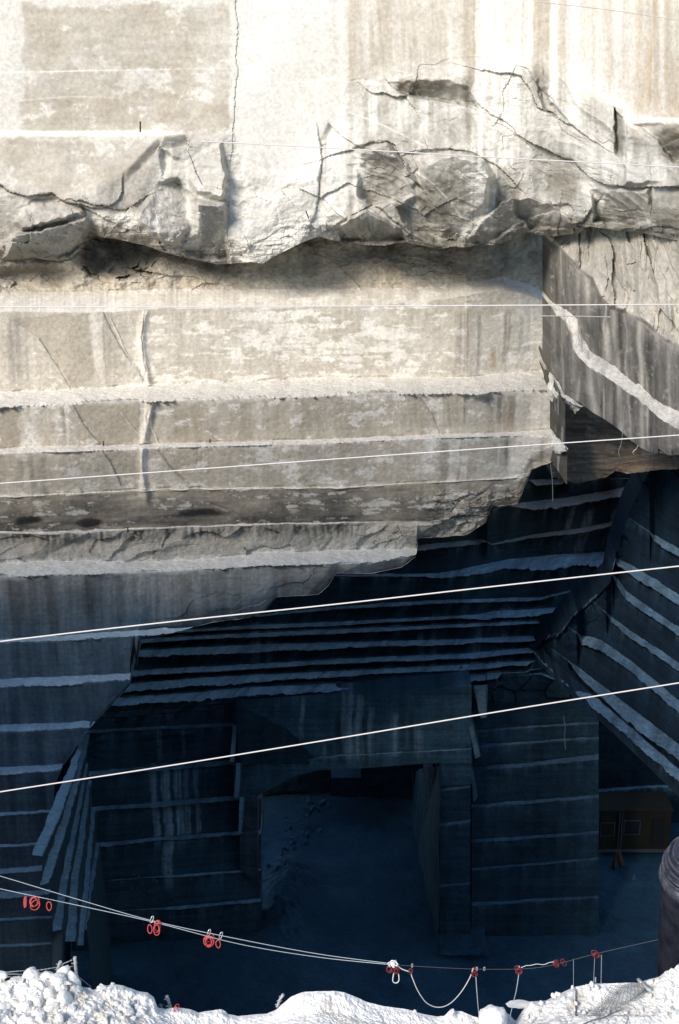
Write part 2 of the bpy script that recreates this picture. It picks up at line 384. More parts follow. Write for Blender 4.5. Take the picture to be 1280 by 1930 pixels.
def disp_A(U, V, X, Y, Z, K):
    rm = rockmask_A(U, V)
    d = 0.35*fbm(X/7, Z/7, 0, 3, .5, 1)+0.012*fbm(X*1.1, Z*1.1, 0, 4, .6, 2)*(1+6*rm)+0.004*fbm(X*7, Z*7, 0, 3, .6, 4)*(1+1.5*rm)
    wx, wz = X+.5*fbm(X/2, Z/2, 0, 3, .5, 31), Z+.5*fbm(X/2, Z/2, 0, 3, .5, 32)
    f1, e1 = facets(wx/3.4+wz/7, wz/2.6, 5, .55, .10); f2, e2 = facets(wx/1.1+3, wz/.8+wx/2, 6, .55, .12)
    d += rm*(0.50*f1+0.13*f2*sstep(-.3, .3, vn(X/2.2, Z/2.2, 0, 78))-0.015*np.exp(-(e1/.02)**2)*sstep(.1, .5, vn(X/3, Z/3, 0, 77)))
    d += rm*.45*fbm(X/4.5+3, Z/3.5, 0, 2, .5, 35)
    d += rm*0.12*(fbm(X*.8, Z*1.2, 0, 5, .55, 12))
    near = sstep(70, 10, pl(LIP, U, False)-V)*rm                                # splintered rim
    f3, e3 = facets(wx/.5, wz/.28+wx*.8, 8, .7, .35)
    d += rm*.07*f3*sstep(.0, .5, vn(X/1.7+5, Z/1.7, 0, 79))
    d += near*(.16*f3+.15*ridged(X*1.3, Z*2.2, 0, 3, .5, 44))
    for pts, h, reach, g in STEPS_A:
        p = np.array(pts); lo, hi = p.min(0)-4.0*reach, p.max(0)+4.0*reach
        m = (U > lo[0]) & (U < hi[0]) & (V > lo[1]) & (V < hi[1])
        if not m.any(): continue
        u, v = U[m]+2.5*vn(U[m]/22, V[m]/22, 0, 3)+.8*vn(U[m]/6, V[m]/6, 0, 5), V[m]+3*vn(U[m]/20, V[m]/20, 0, 4)+.8*vn(U[m]/6, V[m]/6, 0, 7)
        dd, sd_ = polydist(u, v, pts)
        up = sd_ < 0
        gw = 1.0+1.2*(vn(U[m]/14, V[m]/14, 0, 6)*.5+.5)
        d[m] += np.where(up, .75*h, 0)*np.exp(-(dd/(1.35*reach))**2)-.17*g*np.exp(-(dd/gw)**2)*sstep(-.7, .1, vn(U[m]/30, V[m]/30, 0, 9))
    for poly, off, tx, tz, soft in FACETS_A:
        p = np.array(poly, float); lo, hi = p.min(0), p.max(0); c = p.mean(0)
        m = (U > lo[0]) & (U < hi[0]) & (V > lo[1]) & (V < hi[1])
        if not m.any(): continue
        u, v = U[m]+2.5*vn(U[m]/11, V[m]/11, 0, 13), V[m]+2.5*vn(U[m]/11, V[m]/11, 0, 14)
        ins = inside(u, v, poly); dd, _ = polydist(u, v, list(poly)+[poly[0]])
        d[m] += np.where(ins, sstep(0, soft, dd), 0)*(off+1.5*tx*(u-c[0])*-1+1.5*tz*(v-c[1]))
    fold = ridged((X*.8+Z*.9)*.42+.7*fbm(X/3, Z/3, 0, 3, .5, 33), (X*.6-Z*.6)*.16, 0, 3, .5, 34)
    d += rm*sstep(600, 700, U)*.38*fold
    lipd = pl(LIP, U, False)-V; col_w = sstep(440, 470, U)*(1-sstep(560, 600, U))
    d -= (1.0-.75*col_w)*(1-np.clip(lipd/58., 0, 1))**2
    # low saw-cut ledges
    d += .22*sstep(248, 256, V+2*vn(X, Z*0, 0, 5))*(1-sstep(300, 380, U))*(1-rm*.7)
    d += .30*sstep(222, 228, V)*sstep(1170, 1185, U)*(1-sstep(240, 330, V))
    d += .04*sstep(136, 138, V+.02*U)*(1-sstep(138, 180, V))*(1-sstep(420, 440, U))
    return d
STREAK_A = [ # white runs (+) and dark runs (-)
 (652,-300,430,14,-12,.7),(690,-300,150,8,0,.4),(705,150,262,10,-4,.6),(760,180,262,12,-3,.6),(800,190,270,9,-4,.55),(735,-300,140,7,0,-.35),(838,-300,140,10,0,-.3),
 (868,-100,160,7,0,.3),(888,-300,178,9,2,-.75),(940,-300,420,30,-35,.85),(985,-300,330,22,-30,.9),(962,180,440,12,-25,-.5),(1000,-300,120,12,-4,.8),(1025,-300,210,16,-12,-.5),
 (1052,-300,210,9,-10,.8),(1066,-300,230,7,-6,-.5),(1090,-300,235,10,-6,.6),(1110,-300,200,8,0,.4),(1130,-300,190,9,0,.5),(1150,-300,190,5,0,-.35),(1170,-300,220,9,-4,.6),(1192,-300,222,7,0,.35),
 (1215,-300,222,14,0,-.45),(1236,-300,222,5,0,-.6),(1262,-300,222,8,0,-.4),(1248,-300,222,5,0,.5),(1300,-300,222,14,0,.5),(1350,-300,222,20,0,-.4),
 (1030,225,300,9,-14,-.4),(1075,240,300,7,-10,.5),(1190,260,350,9,-16,.5),(1215,280,350,7,-12,.4),(1140,356,420,6,-18,.8),(1128,356,415,5,-18,-.4),
 (1045,380,430,7,-26,.9),(1015,390,432,9,-22,.8),(920,390,450,14,-40,.75),(905,420,460,9,-20,-.5),(640,260,400,9,-4,.7),(614,280,400,6,-12,-.45),(612,250,320,8,-4,-.5),
 (600,-300,330,5,-6,.2),(560,-300,480,18,-10,.25),(505,300,490,7,0,-.18),(540,330,480,6,-10,-.16),(480,300,490,5,-4,-.15),
 (700,392,440,8,6,.7),(720,400,450,7,10,-.3),(380,340,480,7,-8,.4),(350,330,440,6,10,.45),(320,270,350,12,-14,.5),(345,262,330,8,10,.35)]
def col_A(U, V, X, Y, Z, K, D):
    n1, n2 = fbm(X*.5, Z*.5, 0, 5, .6, 21), fbm(X*1.6, Z*1.6, 0, 5, .65, 22)
    nh = fbm(X*.6, Z*3.5, 0, 4, .6, 23); nv = fbm(X*2.2, Z*.12, 0, 5, .65, 24)
    rm = rockmask_A(U, V)
    pat = .12+.10*n1+.10*nv
    ed = 14*n2+8*n1
    panel = box(U, V, 42, 436, 12, 256, 7, 6, ed)
    flake = sstep(.12, .34, fbm(X*.9+4, Z*1.3, 0, 6, .68, 27)+.45*np.exp(-((U-270)/90)**2-((V-150)/28)**2)-.10)
    pat = np.maximum(pat, panel*(.52+.3*n1+.16*nh+.25*np.exp(-((U-95)/50)**2-((V-60)/45)**2)-.45*flake))
    low = box(U, V, -400, 305, 262, 402, 10, 7, ed)
    spots = sstep(.22, .4, fbm(X*1.1, Z*1.5, 0, 6, .65, 29)+.3*(1-sstep(262, 312, V))-.1)
    pat = np.maximum(pat, low*(.50+.25*n1+.1*nh-.5*spots))
    tri = box(U, V, 180, 300, 300, 400, 16, 16, ed); pat = np.maximum(pat, tri*.62)
    pat = np.maximum(pat, box(U, V, 300, 436, 250, 520, 10, 10, ed)*(.42+.2*n1))
    pat = np.maximum(pat, box(U, V, 365, 440, 370, 520, 14, 18, ed)*(.62+.15*n1))
    pat = np.maximum(pat, box(U, V, -300, 170, 395, 520, 10, 12, ed)*(.58+.4*n2)); lp = pl(LIP, U, False)-V; pat = np.maximum(pat, rm*(1-sstep(6, 48, lp+ed))*(.85+.3*n2))  # last band: shade of the downward-facing lip put into the patina
    right = sstep(632, 660, U+ed*.5)
    pat = np.maximum(pat, right*(1-rm)*(.42+.36*nv+.14*n1))
    pat = np.maximum(pat, right*rm*(.42+.34*n1+.34*nv+.18*n2))
    for (cu, cv, su, sv, a) in [(800,168,75,22,.95),(870,240,50,42,.85),(725,330,48,52,.88),(850,375,70,75,.98),(1205,280,28,40,.75),(1170,395,60,35,.98),(1260,270,40,35,.95),(1060,350,45,40,.85),(690,435,50,22,.9),(1030,420,50,22,.85),(1260,410,40,35,.95),(1168,250,12,55,.85),(1020,150,18,50,.6),(1250,400,35,35,.75)]:  # grey stains, and the shade of turned-away facets put into colour
        pat = np.maximum(pat, a*np.exp(-(((U+ed-cu)/su)**2+((V+ed-cv)/sv)**2)**2)*(.85+.35*n2))
    white = (1-sstep(600, 640, U+ed*.3))*sstep(446, 462, U+ed*.25)
    pat = pat*(1-white*.85)
    nv2 = fbm((X+.12*Z)*1.0, Z*.05, 0, 4, .6, 25); pat = pat+right*.30*nv2+right*.18*fbm((X+.1*Z)*4, Z*.08, 0, 4, .65, 26)
    pat *= 1-sstep(430, 436, U+ed*.2)*(1-sstep(448, 456, U+ed*.2))*.5
    st = streaks(U, V, X, Z, STREAK_A)
    pat = np.clip(pat, 0, 1)
    pat = np.where(st > 0, pat*(1-np.clip(st*1.25, 0, 1)), pat+(1-pat)*(-st)*.8)
    pat = np.clip(pat, 0, 1)
    warm = TAN+(GREYS-TAN)*0.0
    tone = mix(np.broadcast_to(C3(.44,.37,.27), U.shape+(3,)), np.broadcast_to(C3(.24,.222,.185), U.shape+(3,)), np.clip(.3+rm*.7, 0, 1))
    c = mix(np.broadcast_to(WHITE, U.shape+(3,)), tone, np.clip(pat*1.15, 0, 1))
    oc = sstep(1180, 1210, U)*(1-rm)*sstep(-.2, .5, nv)*.45
    c = mix(c, np.broadcast_to(OCHRE*1.1, c.shape), oc)
    # fine veins of the marble
    vein = np.exp(-(np.abs(vn(X*.35+Z*.55+.6*n1, Z*.35-X*.2, 0, 91))/.012)**2)*rm
    c = mix(c, np.broadcast_to(C3(.7,.67,.6), c.shape), .55*vein)
    c *= (1+.10*n2+.05*fbm(X*8, Z*8, 0, 3, .6, 30))[..., None]
    c = mix(c, np.broadcast_to(DUST, c.shape), .85*box(U, V, -400, 330, 246, 257, 25, 3, 2*n2))
    c = mix(c, np.broadcast_to(DUST, c.shape), .8*box(U, V, 1180, 1600, 222, 232, 5, 2, 2*n2))
    for ln in ([(45,138),(120,134),(230,130)],[(40,190),(130,182),(230,184)],[(630,200),(720,235),(800,275),(818,282)],[(780,320),(815,345),(850,380),(870,410)],[(860,320),(900,350),(930,385)],[(600,250),(650,275)],[(850,320),(885,345)]):
        q = np.array(ln); m = (U > q[:,0].min()-4) & (U < q[:,0].max()+4) & (V > q[:,1].min()-6) & (V < q[:,1].max()+6)
        if m.any():
            dd, _ = polydist(U[m], V[m]+1.5*n2[m], ln); c[m] = mix(c[m], np.broadcast_to(WHITE, c[m].shape), .75*np.exp(-(dd/1.3)**2)*sstep(-.5, .1, nh[m]))
    return c
us = np.arange(-240, 1490, 1.75)
top = np.full(len(us), -520.0)
YA = pl([(-240,75),(640,75),(1040,73),(1280,65.5),(1490,58.5)], us)
lipv = pl(LIP, us, False)+.6*jit(us, 2.2, 5)
mid = np.full(len(us), 20.0)
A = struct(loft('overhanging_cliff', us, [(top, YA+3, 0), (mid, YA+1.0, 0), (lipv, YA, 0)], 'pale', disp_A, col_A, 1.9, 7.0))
A['label'] = 'pale streaked upper cliff hanging over the benches'

# ------------------------------------------------------------------ B  the benched wall below the overhang
EDGE_B = [(-240,2000),(96,2000),(103,1480),(120,1442),(160,1382),(200,1340),(246,1292),(256,1262),(247,1242),(254,1216),(264,1208),(300,1200),(340,1190),(400,1173),(470,1165),(500,1150),(520,1126),(600,1121),(620,1103),(632,1081),(700,1081),(758,1069),(785,1048),(788,1014),(840,1012),(880,1008),(915,985),(926,956),(975,950),(990,915),(1003,886),(1046,868)]
LED_B = [
 ([(-240,556),(0,552),(230,549),(300,545),(500,546),(800,542),(950,524),(1000,538),(1045,562)], [(-240,34),(0,36),(200,40),(300,37),(640,34),(1045,18)]),
 ([(-240,744),(0,740),(130,735),(240,728),(400,722),(560,715),(700,712),(880,712),(1000,700),(1045,698)], [(-240,25),(0,25),(240,28),(560,33),(700,30),(880,28),(1045,36)]),
 ([(-240,852),(0,847),(60,842),(200,840),(320,836),(480,832),(640,828),(800,820),(960,815),(1045,811)], [(0,8),(60,10),(320,7),(640,6),(960,6),(1045,12)]),
 ([(-240,940),(0,936),(160,930),(300,922),(640,918),(900,904),(1045,895)], [(0,1.5),(640,2.2),(900,0.8)]),
 ([(-240,1008),(0,1003),(100,1003),(180,1000),(300,994),(480,988),(640,985),(800,983),(1045,960)], [(0,3),(170,5),(300,2.2),(480,3),(640,2.5),(720,0)]),
 ([(-240,1066),(0,1062),(100,1058),(200,1058),(290,1060),(420,1050),(500,1042),(640,1038),(700,1036),(790,1034)], [(0,25),(160,24),(300,18),(420,20),(640,24),(700,25),(785,12),(790,0)]),
 ([(-240,1212),(0,1205),(100,1200),(180,1193),(270,1188)], [(0,7),(50,9),(150,10),(270,11)]),
 ([(-240,1286),(0,1280),(120,1275),(250,1270)], [(0,16),(250,14)]),
 ([(-240,1374),(0,1367),(160,1361)], [(0,15),(160,13)]),
 ([(-240,1456),(0,1447),(80,1443),(122,1440)], [(0,13),(122,12)]),
 ([(-240,1540),(0,1532),(100,1527)], [(0,6),(100,4)]),
 ([(-240,1600),(0,1592),(100,1589)], [(0,5),(100,4)]),
 ([(-240,1648),(0,1638),(100,1632)], [(0,9),(100,9)]),
 ([(-240,1690),(0,1681),(100,1677)], [(0,13),(100,10)]),
 ([(-240,1740),(0,1731),(100,1727)], [(0,5),(100,4)]),
 ([(-240,1790),(0,1781),(100,1776)], [(0,5),(100,4)]),
]
usB = np.arange(-240, 1045.5, 1.75)
LB = stairs(usB, [(-240,424),(1046,424)], EDGE_B, LED_B, 1, 73.0, 640, seed=40, ja=1.6)
# the strip under the overhang leans back, the debris shelf in front of it is a slope
Yf = LB[4][1]
LB[0] = (LB[0][0], Yf+3.0, 0); LB[1] = (LB[1][0], Yf+2.1, 0); LB[2] = (LB[2][0], Yf+1.9, 1); LB[3] = (LB[3][0], Yf, 0)
v0_ = pl(LED_B[0][0], usB)+jit(usB, 1.2, 77); t0_ = pl(LED_B[0][1], usB, False)
for i_, q_ in ((1, -6), (2, 0), (3, t0_), (4, t0_+2.5)): LB[i_] = (v0_+q_, LB[i_][1], LB[i_][2])
def bench_of(V, U, k): return pl(LED_B[k][0], U)
STREAK_B = [(62,760,845,6,6,.5),(36,590,740,22,0,-.45),(180,585,720,12,10,.6),(205,585,720,10,-6,-.35),(275,580,950,7,-8,.75),(288,750,835,5,-12,.5),(268,755,815,9,6,-.5),
 (118,762,840,4,6,-.8),(52,855,940,7,16,-.65),(40,855,930,9,-4,-.4),(78,860,1000,9,10,-.35),(105,1085,1205,10,4,-.75),(90,1085,1180,14,0,-.45),(133,1085,1140,4,2,-.7),(165,1085,1180,8,8,-.85),(103,1205,1275,5,14,-.7),(28,1085,1200,24,0,-.5),
 (210,1090,1200,5,4,-.4),(230,1090,1160,5,0,-.35),(330,1085,1180,10,6,-.3),(310,1085,1200,14,0,.4),(290,1080,1190,6,0,.45),(370,1080,1160,9,6,.35),(130,1210,1275,20,10,.25),(190,1210,1275,10,6,-.25),(60,1290,1365,40,0,-.35),(135,1295,1370,8,6,-.3),
 (880,585,720,5,-3,-.6),(866,585,720,9,-3,-.5),(905,590,715,5,-4,-.5),(960,585,700,7,-12,-.55),(985,590,680,4,-6,-.3),(930,650,705,5,4,-.2),
 (948,742,812,10,-4,-.8),(968,742,812,8,-6,-.75),(880,745,812,3,-6,-.8),(845,745,812,4,4,-.5),(830,750,820,8,-2,.4),(1030,740,815,6,-4,.4),(920,745,790,3,12,-.5),
 (955,825,895,10,-8,-.85),(935,830,890,5,-6,-.4),(1020,830,880,9,-4,-.7),(870,830,930,3,-10,-.7),(860,830,1000,16,-14,.4),(840,830,1010,10,-14,-.4),(905,760,810,6,0,.3),
 (345,580,720,6,0,-.15),(490,750,830,5,0,.25),(520,1085,1120,12,0,.3),(420,1075,1160,8,4,-.25),(570,1070,1120,9,0,-.2)]
DIAG_B = [([(75,640),(110,690),(135,735)],3,-.5),([(195,585),(225,650),(262,700),(275,722)],3,-.5),([(138,760),(160,800),(190,838)],3,-.7),([(230,780),(262,818),(285,840)],2,.6),([(290,760),(280,790),(300,838)],3,.55),
 ([(195,850),(215,880),(230,915)],4,-.8),([(300,850),(330,890),(350,905)],3,-.5),([(275,580),(268,640),(275,700),(270,722)],3,-.5),([(210,600),(235,660),(265,705)],2,.5),([(790,745),(815,780),(830,815)],2,-.4),([(400,950),(440,965),(470,985)],3,-.5)]
POLY_B = [ # darker or paler slabs of stone exposed between joints; the darkest fill the hollows
 ([(138,760),(205,755),(262,755),(265,815),(245,838),(190,838)],.62),([(75,640),(20,600),(170,590),(178,700),(140,738)],.42),([(200,850),(262,850),(262,902),(232,900)],.6),
 ([(0,760),(30,760),(35,840),(0,845)],.5),([(395,960),(340,962),(330,985),(425,990),(430,972)],1.0),([(155,978),(190,978),(188,998),(150,996)],1.1),([(35,975),(80,975),(85,995),(30,997)],.95),([(405,938),(470,955),(640,960),(640,985),(470,988),(380,960)],.5)]
def disp_B(U, V, X, Y, Z, K):
    rise = 1-K
    d = .10*fbm(X/5, Z/5, 0, 3, .5, 51)+rise*(.03*fbm(X*1.2, Z*1.2, 0, 4, .6, 52)+.012*fbm(X*6, Z*8, 0, 3, .6, 53))
    # rubble and dust lying on the treads
    tr = K*(.035*fbm(X*2.5, Y*2.5, 0, 4, .6, 54)+.012*fbm(X*9, Y*9, 0, 3, .6, 55)+.09*np.maximum(0, fbm(X*.9, Y*.9, 0, 3, .6, 56)))
    v0 = pl(LED_B[0][0], U)
    up = 1-sstep(v0-6, v0+10, V)                          # broken strip under the overhang
    wx, wz = X+.4*fbm(X/1.5, Z/1.5, 0, 3, .5, 61), Z+.4*fbm(X/1.5, Z/1.5, 0, 3, .5, 62)
    f1, e1 = facets(wx/2.4+wz*.4, wz/1.2, 63, .7, .12); f2, e2 = facets(wx/.5-wz*.7, wz/.35, 64, .7, .4)
    d += up*(.22*f1+.05*f2+.55*fbm(X*.45, Z*.7, 0, 5, .6, 65))
    d -= 1.3*np.exp(-(((U-225+30*f1)/70)**2+((V-480+14*f2)/42)**2)**4)+.9*np.exp(-(((U-60+20*f1)/80)**2+((V-520+10*f1)/18)**2)**2)
    # chiselled bench between the two lowest sunlit ledges
    a4, a5 = pl(LED_B[4][0], U), pl(LED_B[5][0], U)
    bz = sstep(a4+2, a4+8, V)*(1-sstep(a5-4, a5+4, V))
    f3, e3 = facets(wx/1.5-wz*.9, wz/1.0, 66, .8, .3)
    d += bz*(.32*f3+.14*f2*sstep(640, 760, U)+.12*fbm(X*1.4, Z*1.4, 0, 4, .6, 67))
    ribs = (1-sstep(a4+14, a4+30, V+6*vn(X*2, 0*Z, 0, 68)))*bz*(1-sstep(660, 700, U))
    d += ribs*.09*(np.abs(np.sin(X*8+2.5*vn(X*.7, Z*.6, 0, 69)))-.5)*sstep(-.3, .3, vn(X*.8, Z*.5, 0, 70))
    # broken end of the wall
    eb = pl(EDGE_B, U, False)
    rag = sstep(70, 12, eb-V)*sstep(150, 300, U)*(1-K)
    d += rag*(.12*f3-.012*(V-eb+40)*-1*sstep(45, 0, eb-V)*-1)
    r2 = sstep(780, 850, U)*sstep(915, 945, V)*rise
    d += r2*(.22*f2+.2*f3+.2*ridged(X*1.2+Z, Z*2.2, 0, 3, .5, 70))
    d += .22*np.exp(-((U-275-8*np.sin(V/37.))/6.0)**2)*sstep(575, 600, V)*(1-sstep(930, 960, V))*rise
    for ln, w, a in DIAG_B:
        q = np.array(ln); m = (U > q[:,0].min()-14) & (U < q[:,0].max()+14) & (V > q[:,1].min()-10) & (V < q[:,1].max()+10)
        if m.any():
            dd, sd_ = polydist(U[m]+1.5*vn(X[m]*3, Z[m]*3, 0, 71), V[m], ln)
            d[m] += np.sign(a)*.05*np.exp(-(dd/1.5)**2)*rise[m]
    # three hollows, darker at their mouths
    for (cu, cv, su, sv) in ((57,985,24,9),(172,988,22,8),(385,972,42,10)):
        d -= .5*np.exp(-(((U-cu)/su)**2+((V-cv)/sv)**2)**2)*rise
    return d+K*up*.10*fbm(X*3, Z*6, 0, 4, .6, 58), tr*(1-.85*sstep(0, 10, pl(LED_B[1][0], U)-40-V))
def col_B(U, V, X, Y, Z, K, D):
    n1, n2 = fbm(X*.5, Z*.5, 0, 5, .6, 81), fbm(X*1.7, Z*1.7, 0, 5, .65, 82)
    nh = fbm(X*.45, Z*4.5, 0, 5, .62, 83); nv = fbm(X*2.2, Z*.15, 0, 5, .65, 84); nf = fbm(X*1.3, Z*2.2, 0, 6, .7, 85)
    L = [pl(a, U) for a, t in LED_B]
    pat = .66+.20*n1+.14*nh+.10*nv                        # 0 white, 1 grey-brown
    blk = np.zeros(U.shape)
    up = V < L[0]
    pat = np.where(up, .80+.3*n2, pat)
    # first bench: flaking white lime
    b1 = (V > L[0]) & (V < L[1])
    fl = sstep(.10, .24, nf*.8+.55*nh-.05+.30*np.exp(-((U-600)/260)**2-((V-650)/45)**2)+.15*sstep(690, 715, V)-.30*(U < 250)-.05*sstep(890, 920, U))
    pat = np.where(b1, (.62+.2*n1+.12*nh-.14*sstep(880, 900, U))*(1-.85*fl), pat)
    b2 = (V >= L[1]) & (V < L[2]); fl2 = sstep(.16, .30, nf-.05+.35*np.exp(-((U-690)/60)**2-((V-770)/25)**2)+.2*np.exp(-((U-420)/90)**2-((V-765)/8)**2)-.1*sstep(500, 600, U)*(U < 640))
    pat = np.where(b2, (.80+.12*n1+.08*nv-.35*sstep(900, 1045, U)-.2*(U < 130))*(1-.75*fl2), pat)
    b3 = (V >= L[2]) & (V < L[3]); fl3 = sstep(.10, .26, nf-.02+.15*nh)
    pat = np.where(b3, (.80+.18*n1+.12*nh-.28*sstep(870, 960, U))*(1-.55*fl3), pat)
    b4 = (V >= L[3]) & (V < L[4]); fl4 = sstep(.16, .30, nf*.6+.7*nh-.02+.12*sstep(780, 900, U))
    pat = np.where(b4, 1.0*(1-.50*fl4), pat)
    blk = np.where(b4, np.clip(.40+.5*nh+.5*n1+.3*sstep(930, 985, V)-.30*sstep(800, 860, U), 0, .95)*(1-.8*fl4), blk)
    b5 = (V >= L[4]) & (V < L[5])
    pat = np.where(b5, .78+.25*n2-.2*sstep(L[4]+30, L[5], V), pat)
    rib = b5*(1-sstep(12, 30, V-L[4]+10*n2))*(1-sstep(660, 700, U)); blk = np.maximum(blk, rib*(.55+.5*vn(X*7, Z*.6, 0, 86)))
    lo = V >= L[5]
    pat = np.where(lo, .82+.16*n1+.22*nv+.10*nh, pat)
    blk = np.where(lo, np.clip(.10+.2*nv, 0, 1), blk)
    hol = np.exp(-(((U-225+14*n2+18*n1)/72)**2+((V-482+12*n2)/40)**2)**4)+.8*np.exp(-(((U-60+14*n2)/85)**2+((V-518+8*n2)/18)**2)**3)
    blk = np.where(up, np.clip((.5+.6*n1+.3*n2)*(1-sstep(495, 545, V+10*n2)), 0, .9)+.28*hol*(1-sstep(530, 548, V)), blk)  # stained strip; the hollow's shade is darkened in as well
    pat = np.clip(pat+.16*nv*(1-K)+.12*fbm(X*6, Z*.5, 0, 4, .6, 89)*(1-K)+.10*fbm(X*.2, Z*11, 0, 3, .6, 98)*(1-K), 0, 1)
    for poly, a in POLY_B:
        m = inside(U+3*n2*4, V+2*n2*4, poly)
        if a > .8: blk = np.where(m, np.maximum(blk, .75), blk)
        else: pat = np.where(m, np.maximum(pat, .62+.5*a+.1*n1), pat)
    st = streaks(U, V, X, Z, STREAK_B, 5)*(1-K)
    pat = np.where(st > 0, pat*(1-st), pat); blk = np.maximum(blk, np.clip(-st, 0, 1)*.8)
    for ln, w, a in DIAG_B:
        q = np.array(ln); m = (U > q[:,0].min()-14) & (U < q[:,0].max()+14) & (V > q[:,1].min()-10) & (V < q[:,1].max()+10)
        if m.any():
            dd, _ = polydist(U[m]+1.5*vn(X[m]*3, Z[m]*3, 0, 71), V[m], ln); g = np.exp(-(dd/(w*.8))**2)*abs(a)*.75*sstep(-.7, 0, n2[m]+.3*n1[m])
            if a < 0: blk[m] = np.maximum(blk[m], g)
            else: pat[m] = pat[m]*(1-g)
    pat, blk = np.clip(pat, 0, 1), np.clip(blk, 0, 1)
    c = mix(np.broadcast_to(C3(.84,.80,.72), U.shape+(3,)), np.broadcast_to(C3(.41,.355,.27), U.shape+(3,)), pat)
    shade_cool = sstep(-90, 150, V-L[5]+40*n1+15*n2); c = mix(c, mix(np.broadcast_to(C3(.29,.37,.41), U.shape+(3,)), np.broadcast_to(C3(.075,.115,.145), U.shape+(3,)), pat), shade_cool)  # lower wall's blue shade blended into its stone colour
    c = mix(c, np.broadcast_to(C3(.075,.07,.065), c.shape), blk)
    rust = np.exp(-((U-930-4*n2)/7)**2-((V-680)/28)**2)*.5+np.exp(-((U-955)/8)**2-((V-790)/30)**2)*.35
    c = mix(c, np.broadcast_to(OCHRE*.8, c.shape), np.clip(rust, 0, 1))
    c *= (1+.10*n2+.08*fbm(X*8, Z*8, 0, 3, .6, 87))[..., None]
    # dust: on the treads, and spilling a little below their edges
    dust = K*(.92+.2*fbm(X*3, Y*3, 0, 4, .6, 88))
    spill = np.zeros(U.shape)
    for i in (1, 2, 5):
        t = pl(LED_B[i][1], U, False); dv = V-(L[i]+t)
        spill = np.maximum(spill, (dv > -2)*np.clip(.9-dv/(4+13*np.clip(fbm(X*.9, Z*.9, 0, 4, .6, 90+i)+.15, 0, 1)), 0, 1))
        dv = L[i]-V; spill = np.maximum(spill, (dv > -1)*np.clip(.95-dv/(3+12*np.clip(n2+.3, 0, 1)), 0, 1)*(i != 2))
    dust = np.maximum(dust, .8*spill)
    dcol = mix(np.broadcast_to(DUST*.97, c.shape), np.broadcast_to(C3(.55,.67,.72), c.shape), sstep(-10, 160, V-L[5]))*(1+.2*n2)[..., None]  # the same blue shade goes into the dust of the lower ledges
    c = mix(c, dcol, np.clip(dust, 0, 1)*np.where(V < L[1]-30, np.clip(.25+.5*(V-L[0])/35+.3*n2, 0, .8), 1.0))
    return c
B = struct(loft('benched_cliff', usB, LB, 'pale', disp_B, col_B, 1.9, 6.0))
B['label'] = 'stained pale rock wall cut into dusty benches'

# ------------------------------------------------------------------ C  the side cliff with its sloping ledge, the slab below and the brown undercut face
usC = np.arange(1037, 1490, 1.6)
YC = pl([(1037,75.0),(1065,73.5),(1090,72),(1150,69.5),(1280,64),(1490,56)], usC)
cv_nat = pl([(1037,452),(1060,470),(1085,500),(1100,512),(1118,525),(1132,560),(1150,582),(1175,588),(1210,602),(1235,625),(1255,645),(1280,655),(1490,730)], usC)+jit(usC, 3, 3)
cv_back = pl([(1037,568),(1045,576),(1075,592),(1088,602),(1098,640),(1112,662),(1150,688),(1200,728),(1240,758),(1280,780),(1490,905)], usC)-2+jit(usC, 2.5, 4)
cv_front = pl([(1037,574),(1046,590),(1062,600),(1072,622),(1080,655),(1092,672),(1110,690),(1150,715),(1200,750),(1240,785),(1280,806),(1490,945)], usC)+3+jit(usC, 3, 5)
cv_bot = pl([(1037,702),(1050,712),(1062,742),(1090,757),(1130,785),(1170,812),(1205,843),(1225,852),(1245,854),(1262,858),(1280,856),(1490,960)], usC)+jit(usC, 2, 6)
cv_nat = np.minimum(cv_nat, cv_back-4); cv_front = np.maximum(cv_front, cv_back+3)
t425 = np.full(len(usC), 418.0)
LC = [(t425, YC+3.0, 0), (cv_nat, YC+.9, 0), (cv_back, YC+.7, 1), (cv_front, YC-.9, 0), (cv_bot, YC-1.2, 0)]
iu = lambda arr: (lambda U: np.interp(U, usC, arr))
fnat, fback, ffront, fbot = iu(cv_nat), iu(cv_back), iu(cv_front), iu(cv_bot)
def disp_C(U, V, X, Y, Z, K):
    s = X-Y*.5
    nat = 1-sstep(fnat(U)-6, fnat(U)+4, V)
    w = s+.35*fbm(s, Z, 0, 3, .5, 101)
    f1, e1 = facets(w/1.5+Z/5, Z/2.4+w/3, 102, .8, .35); f2, e2 = facets(w/.6, Z/.9+w, 103, .7, .3)
    ribs = ridged((s+.35*Z)*.55+.5*fbm(s/2, Z/2, 0, 3, .5, 104), Z*.12, 0, 3, .5, 105)
    d = nat*(.75*f1+.2*f2+.8*ribs+.2*fbm(s, Z, 0, 4, .6, 106)+.25)
    d += (1-nat)*(1-K)*(.07*fbm(s*1.5, Z*.6, 0, 4, .6, 107)+.14*ridged(s*.9+.15*Z, Z*.05, 0, 3, .6, 108)+.25*facets(w/2.2+Z*.1, Z/6., 117, .5, .3)[0])
    dzc = K*(.16*fbm(s*1.3, Y*1.3, 0, 4, .65, 109)+.12*np.maximum(0, fbm(s*3.5, Y*3.5, 0, 3, .6, 110)))
    d += (1-nat)*sstep(14, 0, fbot(U)-V)*sstep(1190, 1215, U)*(.35*f2-.15)
    for uu, w_ in ((1142,5),(1205,6),(1219,3),(1135,3)):
        lv = (V > ffront(U)) if uu > 1200 else ((V > fnat(U)) & (V < fback(U)))
        d += lv*.16*np.exp(-((U-uu-4*vn(Z*.9, 0*Z, 0, uu)-(V-600)*.03)/w_)**2)
    return d, dzc
